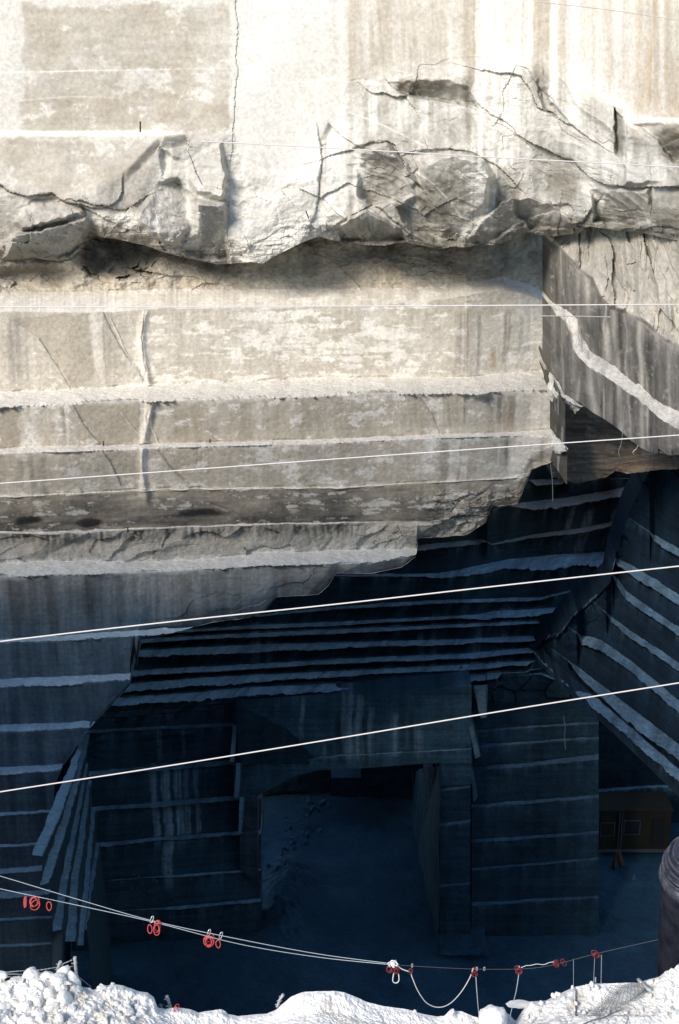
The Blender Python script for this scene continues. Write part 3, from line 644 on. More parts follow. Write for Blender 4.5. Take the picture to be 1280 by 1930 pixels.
def col_C(U, V, X, Y, Z, K, D):
    s = X-Y*.5
    n1, n2 = fbm(s*.6, Z*.6, 0, 5, .6, 111), fbm(s*1.8, Z*1.8, 0, 5, .65, 112)
    nv = fbm((s+.12*Z)*2.6, Z*.14, 0, 5, .68, 113); nd = fbm((s+.6*Z)*1.5, (Z-.6*s)*.2, 0, 4, .6, 114)
    nat = 1-sstep(fnat(U)-5, fnat(U)+6+10*np.clip(n2, 0, 1), V)
    c_nat = mix(np.broadcast_to(C3(.62,.58,.50), U.shape+(3,)), np.broadcast_to(C3(.26,.24,.20), U.shape+(3,)), np.clip(.45-.5*sstep(480, 600, V)+.5*n1+.25*n2, 0, 1))
    stain = np.clip(.66+.35*n1+.5*nv+.2*nd, 0, 1)
    c_wall = mix(np.broadcast_to(C3(.34,.32,.29), U.shape+(3,)), np.broadcast_to(C3(.075,.07,.062), U.shape+(3,)), stain)
    lightrun = np.zeros(U.shape)
    for uu, sh, w_, a in ((1090,-.01,3,.5),(1112,.04,7,.75),(1145,.03,6,.8),(1160,.06,5,.6),(1180,.03,2,.4),(1205,.02,5,.8),(1219,.02,3,.6),(1140,.0,1.3,.8),(1058,.03,2,.35),(1258,.02,3,.35)):
        lightrun = np.maximum(lightrun, a*np.exp(-((U-uu-(V-620)*sh-3*vn(Z*.8, 0*Z, 0, uu))/w_)**2)*sstep(-.6, .2, vn(Z*.7, s*.2, 0, uu+1)))
    c_wall = mix(c_wall, np.broadcast_to(C3(.55,.51,.45), U.shape+(3,)), lightrun)
    c_wall = mix(c_wall, np.broadcast_to(C3(.62,.58,.52), U.shape+(3,)), .3*sstep(.32, .45, fbm(s*3, Z*3, 0, 5, .7, 116)))
    c = mix(c_wall, c_nat, nat)
    c = mix(c, np.broadcast_to(DUST*.9, c.shape), np.clip(K*(1.0+.6*n2+.2*n1), 0, 1))
    # fresh scree spilled over the wall top
    sp = np.exp(-np.clip(V-fnat(U), 0, 99)/(5+22*np.clip(n2+.3, 0, 1)))*sstep(1150, 1240, U)*(1-nat)
    c = mix(c, np.broadcast_to(C3(.62,.58,.51), c.shape), .75*sp)
    return c*(1+.12*n2)[..., None]
struct(loft('side_cliff', usC, LC, 'pale', disp_C, col_C, 1.8, 3.0))
# narrow strips and little ledges in the inner corner
def strip(name, top, bot, Y0, Y1, colr, seed, u0=1036, u1=1072, thick=2.5, mat='pale'):
    uu = np.arange(u0, u1, 1.5)
    a, b = pl(top, uu, False)+jit(uu, 1.2, seed), pl(bot, uu, False)+jit(uu, 1.5, seed+1)
    Yb = np.linspace(Y0, Y1, len(uu))
    def dsp(U, V, X, Y, Z, K): return .08*fbm(X*2, Z*1.2, 0, 4, .6, seed)+.10*ridged((X-.5*Y)*1.8, Z*.1, 0, 2, .5, seed+2)
    def cl(U, V, X, Y, Z, K, D):
        n = fbm((X-Y*.5)*3, Z*.3, 0, 5, .65, seed+3); q = fbm(X*2, Z*2, 0, 4, .6, seed+4)
        c = np.broadcast_to(C3(*colr), U.shape+(3,))*(1+.45*n+.25*q)[..., None]
        return mix(c, np.broadcast_to(C3(.5,.47,.42), c.shape), .6*sstep(.25, .45, n))
    return struct(loft(name, uu, [(a, Yb, 0), (b, Yb, 0)], mat, dsp, cl, 1.6, thick))
strip('corner_slab', [(1036,726),(1052,735),(1072,778)], [(1036,806),(1050,822),(1066,842),(1072,846)], 74.2, 71.0, (.10,.095,.085), 201, 1037, 1067)
strip('corner_slab', [(1036,832),(1066,848)], [(1036,872),(1050,885),(1066,911),(1071,913)], 73.6, 70.6, (.11,.10,.09), 205, 1036, 1070)
for nm, pts_a, pts_b, ya, yb in (('debris_ledge', [(1034,697),(1060,728),(1100,764)], [(1034,730),(1052,745),(1096,768)], 74.6, 71.0), ('debris_ledge', [(1030,808),(1050,822),(1072,846)], [(1036,834),(1052,850),(1066,850)], 73.8, 70.5)):
    pa = [P(u, v, ya+(yb-ya)*i/2+.5) for i, (u, v) in enumerate(pts_a)]; pb = [P(u, v, ya+(yb-ya)*i/2-.6) for i, (u, v) in enumerate(pts_b)]
    pc = [q+Vector((0, 1.5, -.6)) for q in pb]
    o = struct(ruled(nm, [pa, pb, pc], 'pale', [(.72,.69,.63)], 70, 14, .22, 31)); 
usJ = np.arange(1040, 1490, 1.7)
jt = pl([(1040,700),(1100,720),(1300,780),(1490,800)], usJ); jb = pl([(1040,898),(1066,905),(1085,911),(1118,906),(1146,899),(1160,888),(1172,890),(1182,893),(1210,890),(1245,886),(1280,884),(1490,868)], usJ)+jit(usJ, 2, 8)
YJ = pl([(1040,76.5),(1280,73.5),(1490,71)], usJ)
def disp_J(U, V, X, Y, Z, K): return .08*fbm(X*.8, Z*3, 0, 4, .6, 121)+.06*ridged(X*.15, (Z-.08*X)*2.4, 0, 3, .5, 122)+.3*sstep(16, 2, np.interp(U, usJ, jb)-V)*fbm(X*1.4, Z*1.4, 0, 4, .6, 123)
def col_J(U, V, X, Y, Z, K, D):
    n = fbm(X*.25, (Z-.16*X)*5.5, 0, 5, .65, 124); q = fbm(X*1.2, Z*1.2, 0, 5, .6, 125)
    c = mix(np.broadcast_to(C3(.36,.275,.20), U.shape+(3,)), np.broadcast_to(C3(.15,.11,.08), U.shape+(3,)), np.clip(.5+.8*n+.3*q, 0, 1))
    line = np.exp(-((V-(876-(U-1065)*.13))/1.2)**2)+np.exp(-((V-(888-(U-1065)*.15))/.9)**2)
    return mix(c, np.broadcast_to(C3(.5,.44,.37), c.shape), np.clip(.5*line+.7*sstep(.3, .42, q)*.6, 0, 1))
struct(loft('undercut_face', usJ, [(jt, YJ, 0), (jb, YJ-.3, 0)], 'pale', disp_J, col_J, 1.8, 5.0))

# ------------------------------------------------------------------ D  the shaded pit, its shade also in the stone colours: stepped back wall, side wall, lintel, pillars, floor
PIT_SHADE, PIT_SHADE2, PIT_DUST_SHADE = C3(.028,.066,.094), C3(.009,.024,.037), C3(.25,.42,.52)  # blue shade of the pit is put into these stone and dust colours
def disp_D(seed, a=1.0, tread=.10):
    def f(U, V, X, Y, Z, K):
        s = X-Y*.35
        d = a*(1-K)*(.12*fbm(s*.35, Z*.5, 0, 3, .5, seed)+.05*fbm(s*1.4, Z*1.6, 0, 4, .6, seed+1))
        return d, K*tread*.8*(fbm(s*1.6, Y*1.6, 0, 4, .65, seed+2)+.8*np.maximum(0, fbm(s*.6, Y*.6, 0, 3, .5, seed+3)))
    return f
def col_D(seed, base=PIT_SHADE, base2=PIT_SHADE2, dustc=PIT_DUST_SHADE, runs=(), pale=0.0, dustamt=1.0):
    def f(U, V, X, Y, Z, K, D):
        s = X-Y*.35
        n1, n2 = fbm(s*.4, Z*.4, 0, 4, .6, seed+5), fbm(s*1.6, Z*1.6, 0, 5, .65, seed+6)
        nh, nv = fbm(s*.3, Z*3.5, 0, 4, .6, seed+7), fbm(s*2.0, Z*.15, 0, 4, .65, seed+8)
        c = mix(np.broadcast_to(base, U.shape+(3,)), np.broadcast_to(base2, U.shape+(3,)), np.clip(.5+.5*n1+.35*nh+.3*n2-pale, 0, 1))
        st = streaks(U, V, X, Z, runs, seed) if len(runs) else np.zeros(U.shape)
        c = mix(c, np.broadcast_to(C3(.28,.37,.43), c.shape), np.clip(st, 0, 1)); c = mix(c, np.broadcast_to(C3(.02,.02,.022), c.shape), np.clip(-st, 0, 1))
        dd = np.clip(K*(1.0+.5*n2+.5*np.minimum(0, n1+.15)), 0, 1)*dustamt
        # thin veils of dust below the edges
        veil = np.zeros(V.shape); dv = np.diff(V, axis=0)
        for r in range(1, V.shape[0]): veil[r] = np.maximum(K[r]*.9, veil[r-1]*np.exp(-dv[r-1]/9.0))
        vm = veil*np.clip(.15+.9*nv+.5*n2, 0, 1)*.5*(1-K)
        c = mix(c, np.broadcast_to(dustc*.8, c.shape), np.clip(vm, 0, .6))
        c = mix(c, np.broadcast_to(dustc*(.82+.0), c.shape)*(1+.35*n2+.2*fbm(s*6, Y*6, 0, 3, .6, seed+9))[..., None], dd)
        saw = fbm(s*.2, Z*9, 0, 3, .6, seed+10)
        return np.clip(c*np.clip(1+.45*n2*(1-K)+.35*nv*(1-K)+.3*saw*(1-K), .3, 2)[..., None], .005, .8)
    return f
LED_D = [
 ([(130,905),(1005,905),(1065,904),(1300,900)], [(998,0),(1010,8),(1058,8),(1072,0)]),
 ([(130,985),(930,960),(985,948),(1070,938),(1140,927),(1200,913),(1300,905)], [(960,0),(990,12),(1050,17),(1200,14),(1225,5)]),
 ([(130,1075),(787,1029),(860,1021),(910,1017),(926,1026),(1000,1009),(1100,995),(1182,978),(1300,965)], [(700,0),(787,9),(900,10),(919,0),(928,2),(1000,6),(1150,9),(1190,3)]),
 ([(130,1105),(630,1084),(700,1083),(830,1081),(860,1075),(960,1055),(1060,1045),(1150,1040),(1300,1035)], [(630,2),(800,6),(850,9),(960,17),(1100,24),(1150,24),(1165,8)]),
 ([(130,1172),(500,1158),(640,1143),(820,1132),(1020,1126),(1120,1104),(1300,1080)], [(500,3),(640,5),(1010,6),(1040,3),(1150,3)]),
 ([(130,1200),(500,1178),(640,1172),(880,1160),(912,1157),(930,1152),(974,1151),(1074,1143),(1300,1120)], [(300,4),(500,6),(640,7),(870,4),(920,11),(1000,12),(1074,9)]),
 ([(130,1215),(300,1203),(640,1186),(880,1177),(1070,1167),(1300,1155)], [(300,6),(640,7),(880,5),(1070,4)]),
 ([(130,1233),(258,1226),(500,1215),(640,1211),(880,1205),(1049,1196),(1300,1185)], [(258,12),(500,13),(640,9),(1049,8),(1060,0)]),
 ([(130,1274),(250,1264),(500,1251),(640,1242),(880,1232),(1005,1221),(1028,1219),(1300,1210)], [(250,9),(500,8),(640,8),(1028,8),(1040,0)]),
 ([(130,1300),(235,1290),(380,1278),(500,1272),(640,1265),(880,1253),(992,1247),(1300,1235)], [(235,13),(500,13),(640,10),(992,7),(1003,0)]),
 ([(130,1322),(212,1316),(380,1305),(440,1298),(640,1288),(880,1275),(938,1269),(1300,1255)], [(212,12),(440,15),(640,13),(938,10),(946,0)]),
]
LED_D = [(a, [(u, t*1.12) for u, t in w]) for a, w in LED_D]
usD = np.arange(125, 1245, 1.8)
LD = stairs(usD, [(125,850),(1245,850)], [(125,1344),(446,1324),(450,1440),(885,1440),(890,1300),(945,1291),(1000,1263),(1245,1230)], LED_D, 7, 82.0, 640, seed=300, ja=.5, uc=.012)
RUN_D = [(960,1130,1300,14,-40,.25),(905,1170,1300,8,-20,.3),(480,1170,1260,10,0,.35),(505,1175,1260,8,0,.3),(790,1190,1300,7,6,.25),(1110,960,1060,10,-20,.3),(1160,960,1040,8,-22,.3),(1080,950,1040,6,-22,.25),(820,1150,1290,8,-10,.2)]
cD_ = col_D(310, runs=RUN_D, base=PIT_SHADE*.75, base2=PIT_SHADE2*.7, dustc=C3(.36,.54,.64))  # risers darkened further for the shade under each ledge
def col_back(U, V, X, Y, Z, K, D):
    c = cD_(U, V, X, Y, Z, K, D); n = fbm(X*.5, Z*.5, 0, 4, .6, 333)
    w = 1-sstep(985, 1075, V+25*n)                             # warm light on the upper steps mixed into their stone and dust
    b = mix(c*C3(1.5,.95,.70), np.broadcast_to(C3(.40,.33,.26), c.shape)*(1+.3*n)[..., None], K*.8)
    return mix(c, b, w)
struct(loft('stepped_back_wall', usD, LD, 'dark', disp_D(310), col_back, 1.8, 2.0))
# side wall of the pit
LED_R = [
 ([(1000,860),(1233,1008),(1280,1036),(1490,1150)], [(1224,0),(1234,11),(1490,14)]),
 ([(1000,940),(1161,1052),(1205,1074),(1280,1122),(1490,1270)], [(1154,0),(1163,12),(1205,17),(1490,19)]),
 ([(1000,985),(1161,1088),(1180,1115),(1280,1184),(1490,1335)], [(1154,0),(1163,12),(1490,17)]),
 ([(1000,1040),(1149,1160),(1186,1188),(1280,1250),(1490,1395)], [(1142,0),(1152,10),(1280,14),(1490,16)]),
 ([(1000,1130),(1096,1199),(1132,1206),(1195,1250),(1280,1322),(1490,1500)], [(1088,0),(1098,14),(1280,19),(1490,20)]),
 ([(1000,1196),(1090,1258),(1108,1272),(1262,1390),(1280,1405),(1490,1590)], [(1070,0),(1092,14),(1180,23),(1280,22),(1490,24)]),
 ([(1000,1214),(1010,1221),(1070,1272),(1180,1364),(1280,1452),(1490,1640)], [(1004,0),(1014,16),(1060,22),(1180,20),(1280,18),(1490,18)]),
]
LED_R = [(a, [(u, t*1.25) for u, t in w]) for a, w in LED_R]
usR = np.arange(1000, 1490, 1.7)
LR = stairs(usR, [(1000,1214),(1008,1218),(1034,1196),(1052,1194),(1082,1156),(1128,1120),(1150,1098),(1160,1045),(1188,960),(1226,884),(1490,850)], [(1000,1236),(1050,1284),(1100,1330),(1180,1405),(1280,1502),(1490,1710)], LED_R, 6, 66.0, 1280, seed=400, ja=.8, uc=.012)
def dispR(U, V, X, Y, Z, K):
    s = X-Y*.5
    rough = sstep(1130, 1000, U-(1150-V)*.25)
    f1, e1 = facets(s/1.1+Z*.4, Z/1.3, 402, .7, .3)
    c = pl([(1000,1214),(1052,1194),(1082,1156),(1150,1098),(1160,1045),(1226,884),(1490,850)], U, False)
    nearc = sstep(90, 10, V-c)*(1-K)
    d, dz = disp_D(400, 1.0, .14)(U, V, X, Y, Z, K)
    return d+nearc*(.35*f1+.12*ridged(s*1.5, Z*1.5, 0, 3, .5, 403)), dz
struct(loft('pit_side_wall', usR, LR, 'dark', dispR, col_D(410, base=C3(.014,.036,.064), base2=C3(.006,.015,.027), dustc=C3(.19,.32,.44)), 1.8, 2.5))  # side wall's shade put into a darker, bluer stone

# left bay under the lowest long step
LED_H = [
 ([(130,1350),(190,1345),(330,1333),(420,1325),(445,1323)], [(180,4),(200,9),(400,11),(422,8),(428,0)]),
 ([(130,1379),(165,1377),(440,1363)], [(130,6),(440,6)]),
 ([(130,1457),(165,1455),(440,1433)], [(130,9),(440,8)]),
 ([(130,1526),(178,1522),(450,1500)], [(130,9),(450,8)]),
 ([(130,1594),(184,1590),(300,1578),(450,1568)], [(130,8),(450,7)]),
 ([(130,1666),(200,1660),(300,1652),(490,1638)], [(180,1),(300,2),(320,4),(490,4)]),
 ([(130,1722),(300,1712),(400,1703),(492,1694)], [(280,1),(330,6),(490,7)]),
 ([(130,1850),(250,1845),(400,1833),(500,1822)], [(240,2),(400,4),(500,2)]),
]
YBAY = 79.3
usH = np.arange(135, 492, 1.8)
LH = stairs(usH, [(135,1316),(440,1300),(492,1300)], [(135,1920),(492,1905)], LED_H, 2, YBAY, 300, seed=500, ja=.7, uc=.006)
RUN_H = [(290,1440,1600,7,6,.7),(312,1440,1640,9,8,.9),(335,1440,1600,8,6,.7),(352,1442,1600,6,2,.5),(370,1445,1590,5,4,.45),(300,1370,1440,5,0,.5),(345,1370,1436,4,0,.4),(322,1340,1372,8,0,.5),(315,1585,1680,10,4,.5)]
def dispH(U, V, X, Y, Z, K):
    d, dz = disp_D(510, .8)(U, V, X, Y, Z, K)
    m = ((np.exp(-((U-282)/24)**4)+np.exp(-((U-345)/22)**4)+np.exp(-((U-180)/14)**4))*sstep(1380, 1388, V)*(1-sstep(1430, 1440, V)))
    return d+m*.16*(np.sin(Z*13+2*vn(X, Z, 0, 5))+.6*fbm(X*2, Z*6, 0, 3, .6, 6)), dz
struct(loft('bay_wall', usH, LH, 'dark', dispH, col_D(520, runs=RUN_H, base=PIT_SHADE*1.1, base2=PIT_SHADE2*1.1), 1.8, 2.0))

# lintel of the great opening
KB = [(437,1502),(486,1500),(502,1491),(526,1478),(545,1468),(562,1461),(600,1452),(700,1447),(760,1442),(829,1438),(831,1482),(890,1478)]
usK = np.arange(440, 889.5, 1.7)
LED_K = [([(437,1443),(640,1424),(888,1411)], [(437,1.5),(888,1.5)])]
Y_D = lambda u: float(np.interp(u, usD, LD[-1][1]))
LK = stairs(usK, [(437,1319),(640,1307),(889,1292)], KB, LED_K, None, Y0=[(437,Y_D(640)-.25),(889,Y_D(640)-.25)], seed=600, ja=1.2)
RUN_K = [(570,1310,1400,5,0,.5),(652,1300,1440,12,8,.6),(676,1310,1445,9,4,.5),(700,1330,1445,7,0,.4),(640,1350,1440,5,0,-.6),(690,1345,1400,6,0,-.6),(665,1340,1370,8,0,-.6),(760,1350,1420,5,0,-.5),(775,1340,1420,5,2,-.5),(745,1345,1430,7,0,.45),(790,1370,1440,9,0,.35),(612,1400,1450,5,0,.4),(625,1400,1450,4,0,-.4),(720,1400,1445,4,0,-.5),(560,1300,1330,14,0,.3),(520,1310,1380,6,0,.2)]
struct(loft('stone_lintel', usK, LK, 'dark', disp_D(610, .7), col_D(620, base=C3(.052,.112,.15), base2=C3(.014,.038,.056), runs=RUN_K, pale=.1), 1.8, 9.0))
# left jamb of the opening, and its slot
def pier(name, u0, u1, top, bot, leds, Y0, seed, thick, base=C3(.024,.060,.088), base2=C3(.012,.031,.047), warp=None, ja=1.0, runs=()):
    uu = np.arange(u0, u1+.1, 1.7)
    LL = stairs(uu, top, bot, leds, None, Y0=Y0, seed=seed, ja=ja)
    return struct(loft(name, uu, LL, 'dark', disp_D(seed+1, .7, .06), col_D(seed+2, base=base, base2=base2, runs=runs, dustc=C3(.10,.185,.25)), 1.8, thick))
YK = Y_D(640)-.25
pier('stone_jamb', 452, 487, [(452,1500),(487,1498)], [(452,1640),(487,1668)], [([(452,1570),(487,1566)], [(452,3),(487,3)])], [(452,YK),(487,YK-.3)], 640, 6.0, base=C3(.085,.108,.14))
pier('stone_pillar', 829, 888, [(829,1470),(888,1466)], [(829,1790),(888,1776)], [([(829,1487),(889,1480)], [(829,5),(889,5)]), ([(829,1553),(889,1545)], [(829,5),(889,5)]), ([(825,1668),(889,1663)], [(829,5),(889,5)])], [(829,YK+.02),(889,YK+.02)], 660, 10.0)
LED_N = [([(880,1380),(897,1377),(1090,1363),(1150,1360)], [(889,4),(1150,4)]), ([(880,1407),(900,1405),(1090,1391),(1150,1388)], [(889,5),(1150,4)]),
 ([(880,1449),(897,1446),(1000,1437),(1120,1423),(1150,1420)], [(889,9),(1150,9)]), ([(880,1518),(892,1517),(1125,1499),(1150,1498)], [(889,6),(1150,6)]),
 ([(880,1584),(890,1583),(1130,1566)], [(889,6),(1150,6)]), ([(880,1638),(890,1637),(1140,1616)], [(889,4),(1150,4)]), ([(880,1703),(890,1702),(1125,1688)], [(889,6),(1150,5)])]
uN = np.arange(889, 1130, 1.8)
LN = stairs(uN, [(889,1340),(1130,1330)], [(889,1786),(1000,1780),(1130,1768)], LED_N, None, Y0=[(889,YK+2.4),(1130,YK+2.4)], seed=700, ja=1.2)
struct(loft('stepped_block', uN, LN, 'dark', disp_D(710, .7, .08), col_D(720, base=C3(.022,.055,.082), base2=C3(.011,.029,.044), dustc=C3(.11,.20,.27)), 1.8, 7.0))
# broken blocks in the corner under the steps
uG = np.arange(885, 1100, 1.8)
LG = stairs(uG, [(885,1278),(1100,1262)], [(885,1385),(1100,1372)], [([(885,1305),(930,1284),(990,1268),(1005,1262),(1100,1300)], [(900,3),(950,6),(1000,3)])], None, Y0=[(885,YK+3.5),(1100,YK+3.5)], seed=730)
def dispG(U, V, X, Y, Z, K):
    f1, e1 = facets(X/1.6+3, Z/1.1, 733, .5, .5); return .5*f1+.1*fbm(X*1.5, Z*1.5, 0, 4, .6, 734)-.15*np.exp(-(e1/.03)**2)
struct(loft('broken_corner_rock', uG, LG, 'dark', dispG, col_D(740), 1.8, 2.0))
# treads running towards the viewer along the flanks of the lintel block
def tread(name, quad, z=None, Y=None, seed=0, drop=1.0, c=(PIT_DUST_SHADE*.75, PIT_SHADE)):
    (a, b, c_, d) = quad
    Y = Y or YK
    zz = z if z is not None else float(rzv(a[1]))*Y
    A_, B_, C_, D_ = [Pz(q[0], q[1], zz) for q in quad]
    return struct(ruled(name, [[A_, D_], [B_, C_], [B_+Vector((0,0,-drop)), C_+Vector((0,0,-drop))]], 'dark', list(c), 40, 5, .06, seed, kinds=[0, 1]))
YH = YBAY
for i, q in enumerate(([(440,1366),(449,1366),(442,1436),(433,1436)], [(445,1438),(454,1438),(452,1504),(442,1504)], [(452,1502),(461,1502),(456,1571),(449,1571)])):
    A4 = [P(a, b, YH-.6-1.1*i-.9*(k > 1)) for k, (a, b) in enumerate(q)]
    struct(ruled('pilaster', [[A4[0], A4[3]], [A4[1], A4[2]], [A4[1]+Vector((0,2.5,0)), A4[2]+Vector((0,2.5,0))]], 'dark', [PIT_DUST_SHADE*.45, PIT_SHADE], 40, 4, .04, 750+i, kinds=[0,1]))
for i, q in enumerate(([(877,1340),(886,1344),(906,1424),(896,1430)], [(892,1292),(920,1290),(918,1352),(906,1354)], [(884,1425),(889,1425),(901,1500),(893,1512)])):
    A4 = [P(a, b, YK+.2+.3*i+1.3*(k > 1)*(-.4)) for k, (a, b) in enumerate(q)]
    struct(ruled('pilaster', [[A4[0], A4[3]], [A4[1], A4[2]], [A4[1]+Vector((.05,2.0,0)), A4[2]+Vector((.05,2.0,0))]], 'dark', [PIT_DUST_SHADE*.38, PIT_SHADE], 40, 4, .04, 760+i, kinds=[0,1]))
# treads of the near-left corner: level shelves running towards the viewer
STR = [ # back (outer) line and front (inner) line on the picture, height
 ([(156,1384),(120,1470),(90,1540),(60,1612)], [(163,1382),(140,1470),(112,1545),(81,1613)], 67.5),
 ([(161,1384),(140,1470),(115,1545),(94,1610),(76,1668)], [(169,1384),(152,1470),(131,1545),(112,1610),(94,1664)], 69.0),
 ([(163,1440),(140,1545),(120,1640),(100,1755)], [(168,1440),(149,1545),(133,1640),(116,1754)], 71.0),
 ([(166,1470),(150,1570),(136,1650),(124,1775)], [(173,1470),(161,1570),(150,1650),(143,1774)], 72.4),
 ([(174,1522),(165,1610),(157,1690),(146,1782)], [(181,1522),(174,1610),(167,1690),(158,1781)], 73.6),
 ([(182,1590),(174,1640),(165,1690),(156,1752)], [(189,1590),(182,1640),(173,1690),(164,1752)], 74.6),
]
rows = []
for o_, n_, Yt in STR:
    z = float(rzv(o_[0][1]))*Yt
    rows += [[Pz(u, v, z) for u, v in o_], [Pz(u, v, z) for u, v in n_]]
rows.append([q+Vector((.3, .2, -9)) for q in rows[-1]])
struct(ruled('running_benches', rows, 'dark', [PIT_DUST_SHADE*.72, PIT_SHADE*.7], 120, 6, .09, 780, kinds=[0, 1]*5+[0, 1]))
# inner flank of the opening: three slabs, one behind the other
for i, (bu, bv, tu, tv, Ya, Yb) in enumerate(((827,1800,830,1440,YK-.2,YK+4),(812,1740,817,1440,YK+3.5,YK+8),(795,1660,803,1446,YK+7.5,YK+13))):
    base = [P(bu, bv, Ya-2.5+1.2*i), P(bu-12, bv-75, Ya+1), P(bu-22, bv-140, Yb)]
    topl = [P(tu, tv, Ya), P(tu-10, tv+4, (Ya+Yb)/2), P(tu-22, tv+10, Yb)]
    struct(ruled('opening_flank', [[q+Vector((3,0,0)) for q in topl], topl, base, [q+Vector((3,0,0)) for q in base]], 'dark', [PIT_SHADE*1.0], 60, 30, .10, 800+i, kinds=[0,0,0]))
# back of the opening, with the blocks left hanging in it
uO = np.arange(470, 800, 2.0)
LO = [(np.full(len(uO), 1425.0), np.full(len(uO), YK+17.5), 0), (pl([(470,1500),(600,1490),(620,1492),(640,1500),(800,1510)], uO)+jit(uO, 4, 9), np.full(len(uO), YK+17), 0)]
struct(loft('opening_back', uO, LO, 'dark', disp_D(820, 2.0), col_D(830, base=PIT_SHADE*.6, base2=PIT_SHADE2*.7), 2.0, 8.0))  # shade at the back of the opening put into darker stone
for i, (u0, u1, v0, v1, Yb) in enumerate(((624,726,1466,1500,YK+13),(680,778,1440,1478,YK+12.5),(724,780,1476,1504,YK+14))):
    uu = np.arange(u0, u1, 1.8)
    struct(loft('hanging_block', uu, [(np.full(len(uu), float(v0)), np.full(len(uu), Yb), 0), (v1+.0*uu+jit(uu, 3, i), np.full(len(uu), Yb), 0)], 'dark', disp_D(840+i, 1.2), col_D(850+i, base=PIT_SHADE, base2=PIT_SHADE2), 2.0, 4.0))
# dark alcove on the right
uQ = np.arange(1085, 1500, 2.2)
LQ = stairs(uQ, [(1085,1250),(1500,1250)], [(1085,1640),(1500,1620)], [([(1085,1492),(1200,1483),(1500,1470)], [(1085,7),(1210,5),(1300,3)])], None, Y0=[(1085,93.0),(1500,93.0)], seed=870)
struct(loft('alcove_wall', uQ, LQ, 'dark', disp_D(871, 1.5), col_D(872, base=PIT_SHADE*.6, base2=PIT_SHADE2*.6), 2.2, 3.0))  # alcove shade put into the darker stone colour

# pit floor: one uneven sheet
ZF = -53.0
gx, gy = np.meshgrid(np.arange(-40, 45.01, .28), np.arange(40, 104, .28), indexing='xy')
gz = ZF+.25*fbm(gx/6, gy/6, 0, 3, .5, 901)+.10*fbm(gx*1.2, gy*1.2, 0, 5, .65, 902)
gz += 1.7*np.exp(-(((gx+3.3)/1.5)**2+((gy-82.5)/4.0)**2))*(1+.5*fbm(gx*1.8, gy*1.8, 0, 4, .7, 903))
nn = fbm(gx*.35, gy*.35, 0, 5, .6, 904); n3 = fbm(gx*2, gy*2, 0, 4, .6, 905)
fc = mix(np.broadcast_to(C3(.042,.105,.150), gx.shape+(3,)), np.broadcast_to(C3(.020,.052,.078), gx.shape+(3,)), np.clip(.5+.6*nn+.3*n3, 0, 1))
o = struct(mesh_np('pit_floor', np.stack([gx, gy, gz], -1).reshape(-1, 3), gridquads(*gx.shape)[:, ::-1], 'dark', fc.reshape(-1, 3)))
# ground far beyond and below everything
bm = bmesh.new(); vs = [bm.verts.new(q) for q in ((-900,-900,-55),(900,-900,-55),(900,900,-55),(-900,900,-52.5))]; bm.faces.new(vs)
struct(obj('quarry_ground', bm, 'net'))

# ------------------------------------------------------------------ unseen spur added on the left, shaped to keep sun off the pit
HTOP = [(-80,-5),(-62,-3),(-42,0),(-38,1.5),(-34,7),(-31.5,12),(-28,17.5),(-24.6,24),(-21.7,26),(-18,26)]  # top line set by where its shadow should fall
xs = np.linspace(-80, -18, 200); zz = np.linspace(0, 1, 70)
zt_ = pl(HTOP, xs, False)+1.0*fbm(xs/4, xs*0, 0, 3, .5, 921)
gx2, gt = np.meshgrid(xs, zz, indexing='xy'); gz2 = -52+(zt_[None, :]+52)*gt
q_ = .8*fbm(gx2/4, gz2/4, 0, 4, .6, 922)
front = np.stack([gx2+q_, -gx2+q_, gz2], -1); back = front[-1:].copy(); back[..., 0] -= 9; back[..., 1] -= 9; low = back.copy(); low[..., 2] = -52
front = np.concatenate([front, back, low])
sc = mix(np.broadcast_to(C3(.45,.43,.39), front.shape), np.broadcast_to(C3(.2,.19,.17), front.shape), np.clip(.5+.7*fbm(front[..., 0]/2, front[..., 2]/3, 0, 4, .6, 923), 0, 1))
struct(mesh_np('sun_blocking_spur', front.reshape(-1, 3), gridquads(*front.shape[:2]), 'pale', sc.reshape(-1, 3)))

# ------------------------------------------------------------------ the near rim of white rubble
CREST = [(-160,1846),(-40,1846),(0,1853),(20,1846),(45,1838),(75,1838),(95,1840),(110,1833),(130,1842),(150,1855),(165,1866),(180,1864),(195,1858),(215,1856),(232,1857),(262,1868),(278,1871),(290,1880),(297,1899),(310,1902),(330,1899),(345,1900),(360,1903),(375,1909),(395,1905),(418,1902),(425,1905),(430,1911),(450,1915),(480,1912),(503,1911),(520,1903),(535,1890),(548,1879),(570,1870),(600,1868),(630,1867),(650,1870),(690,1888),(720,1896),(770,1903),(800,1912),(825,1916),(838,1914),(848,1904),(870,1906),(890,1914),(905,1918),(912,1908),(930,1902),(948,1902),(960,1912),(972,1924),(985,1905),(1000,1888),(1030,1886),(1052,1874),(1082,1860),(1115,1854),(1160,1853),(1205,1852),(1222,1847),(1242,1842),(1256,1830),(1280,1824),(1440,1790)]
usE = np.arange(-160, 1440, 1.3)
YE = 17.0
cr = pl(CREST, usE)+jit(usE, .9, 31)
crs = np.convolve(np.pad(cr, 60, mode='edge'), np.ones(121)/121, mode='valid')
LE = [(cr, np.full(len(usE), YE), 0), (np.maximum(cr+8, crs+34), np.full(len(usE), YE-.25), 0), (np.full(len(usE), 1990.0), np.full(len(usE), 15.85), 0), (np.full(len(usE), 2400.0), np.full(len(usE), 12.3), 0)]
def lump(U): return (1-sstep(270, 330, U))+sstep(960, 1000, U)*.8
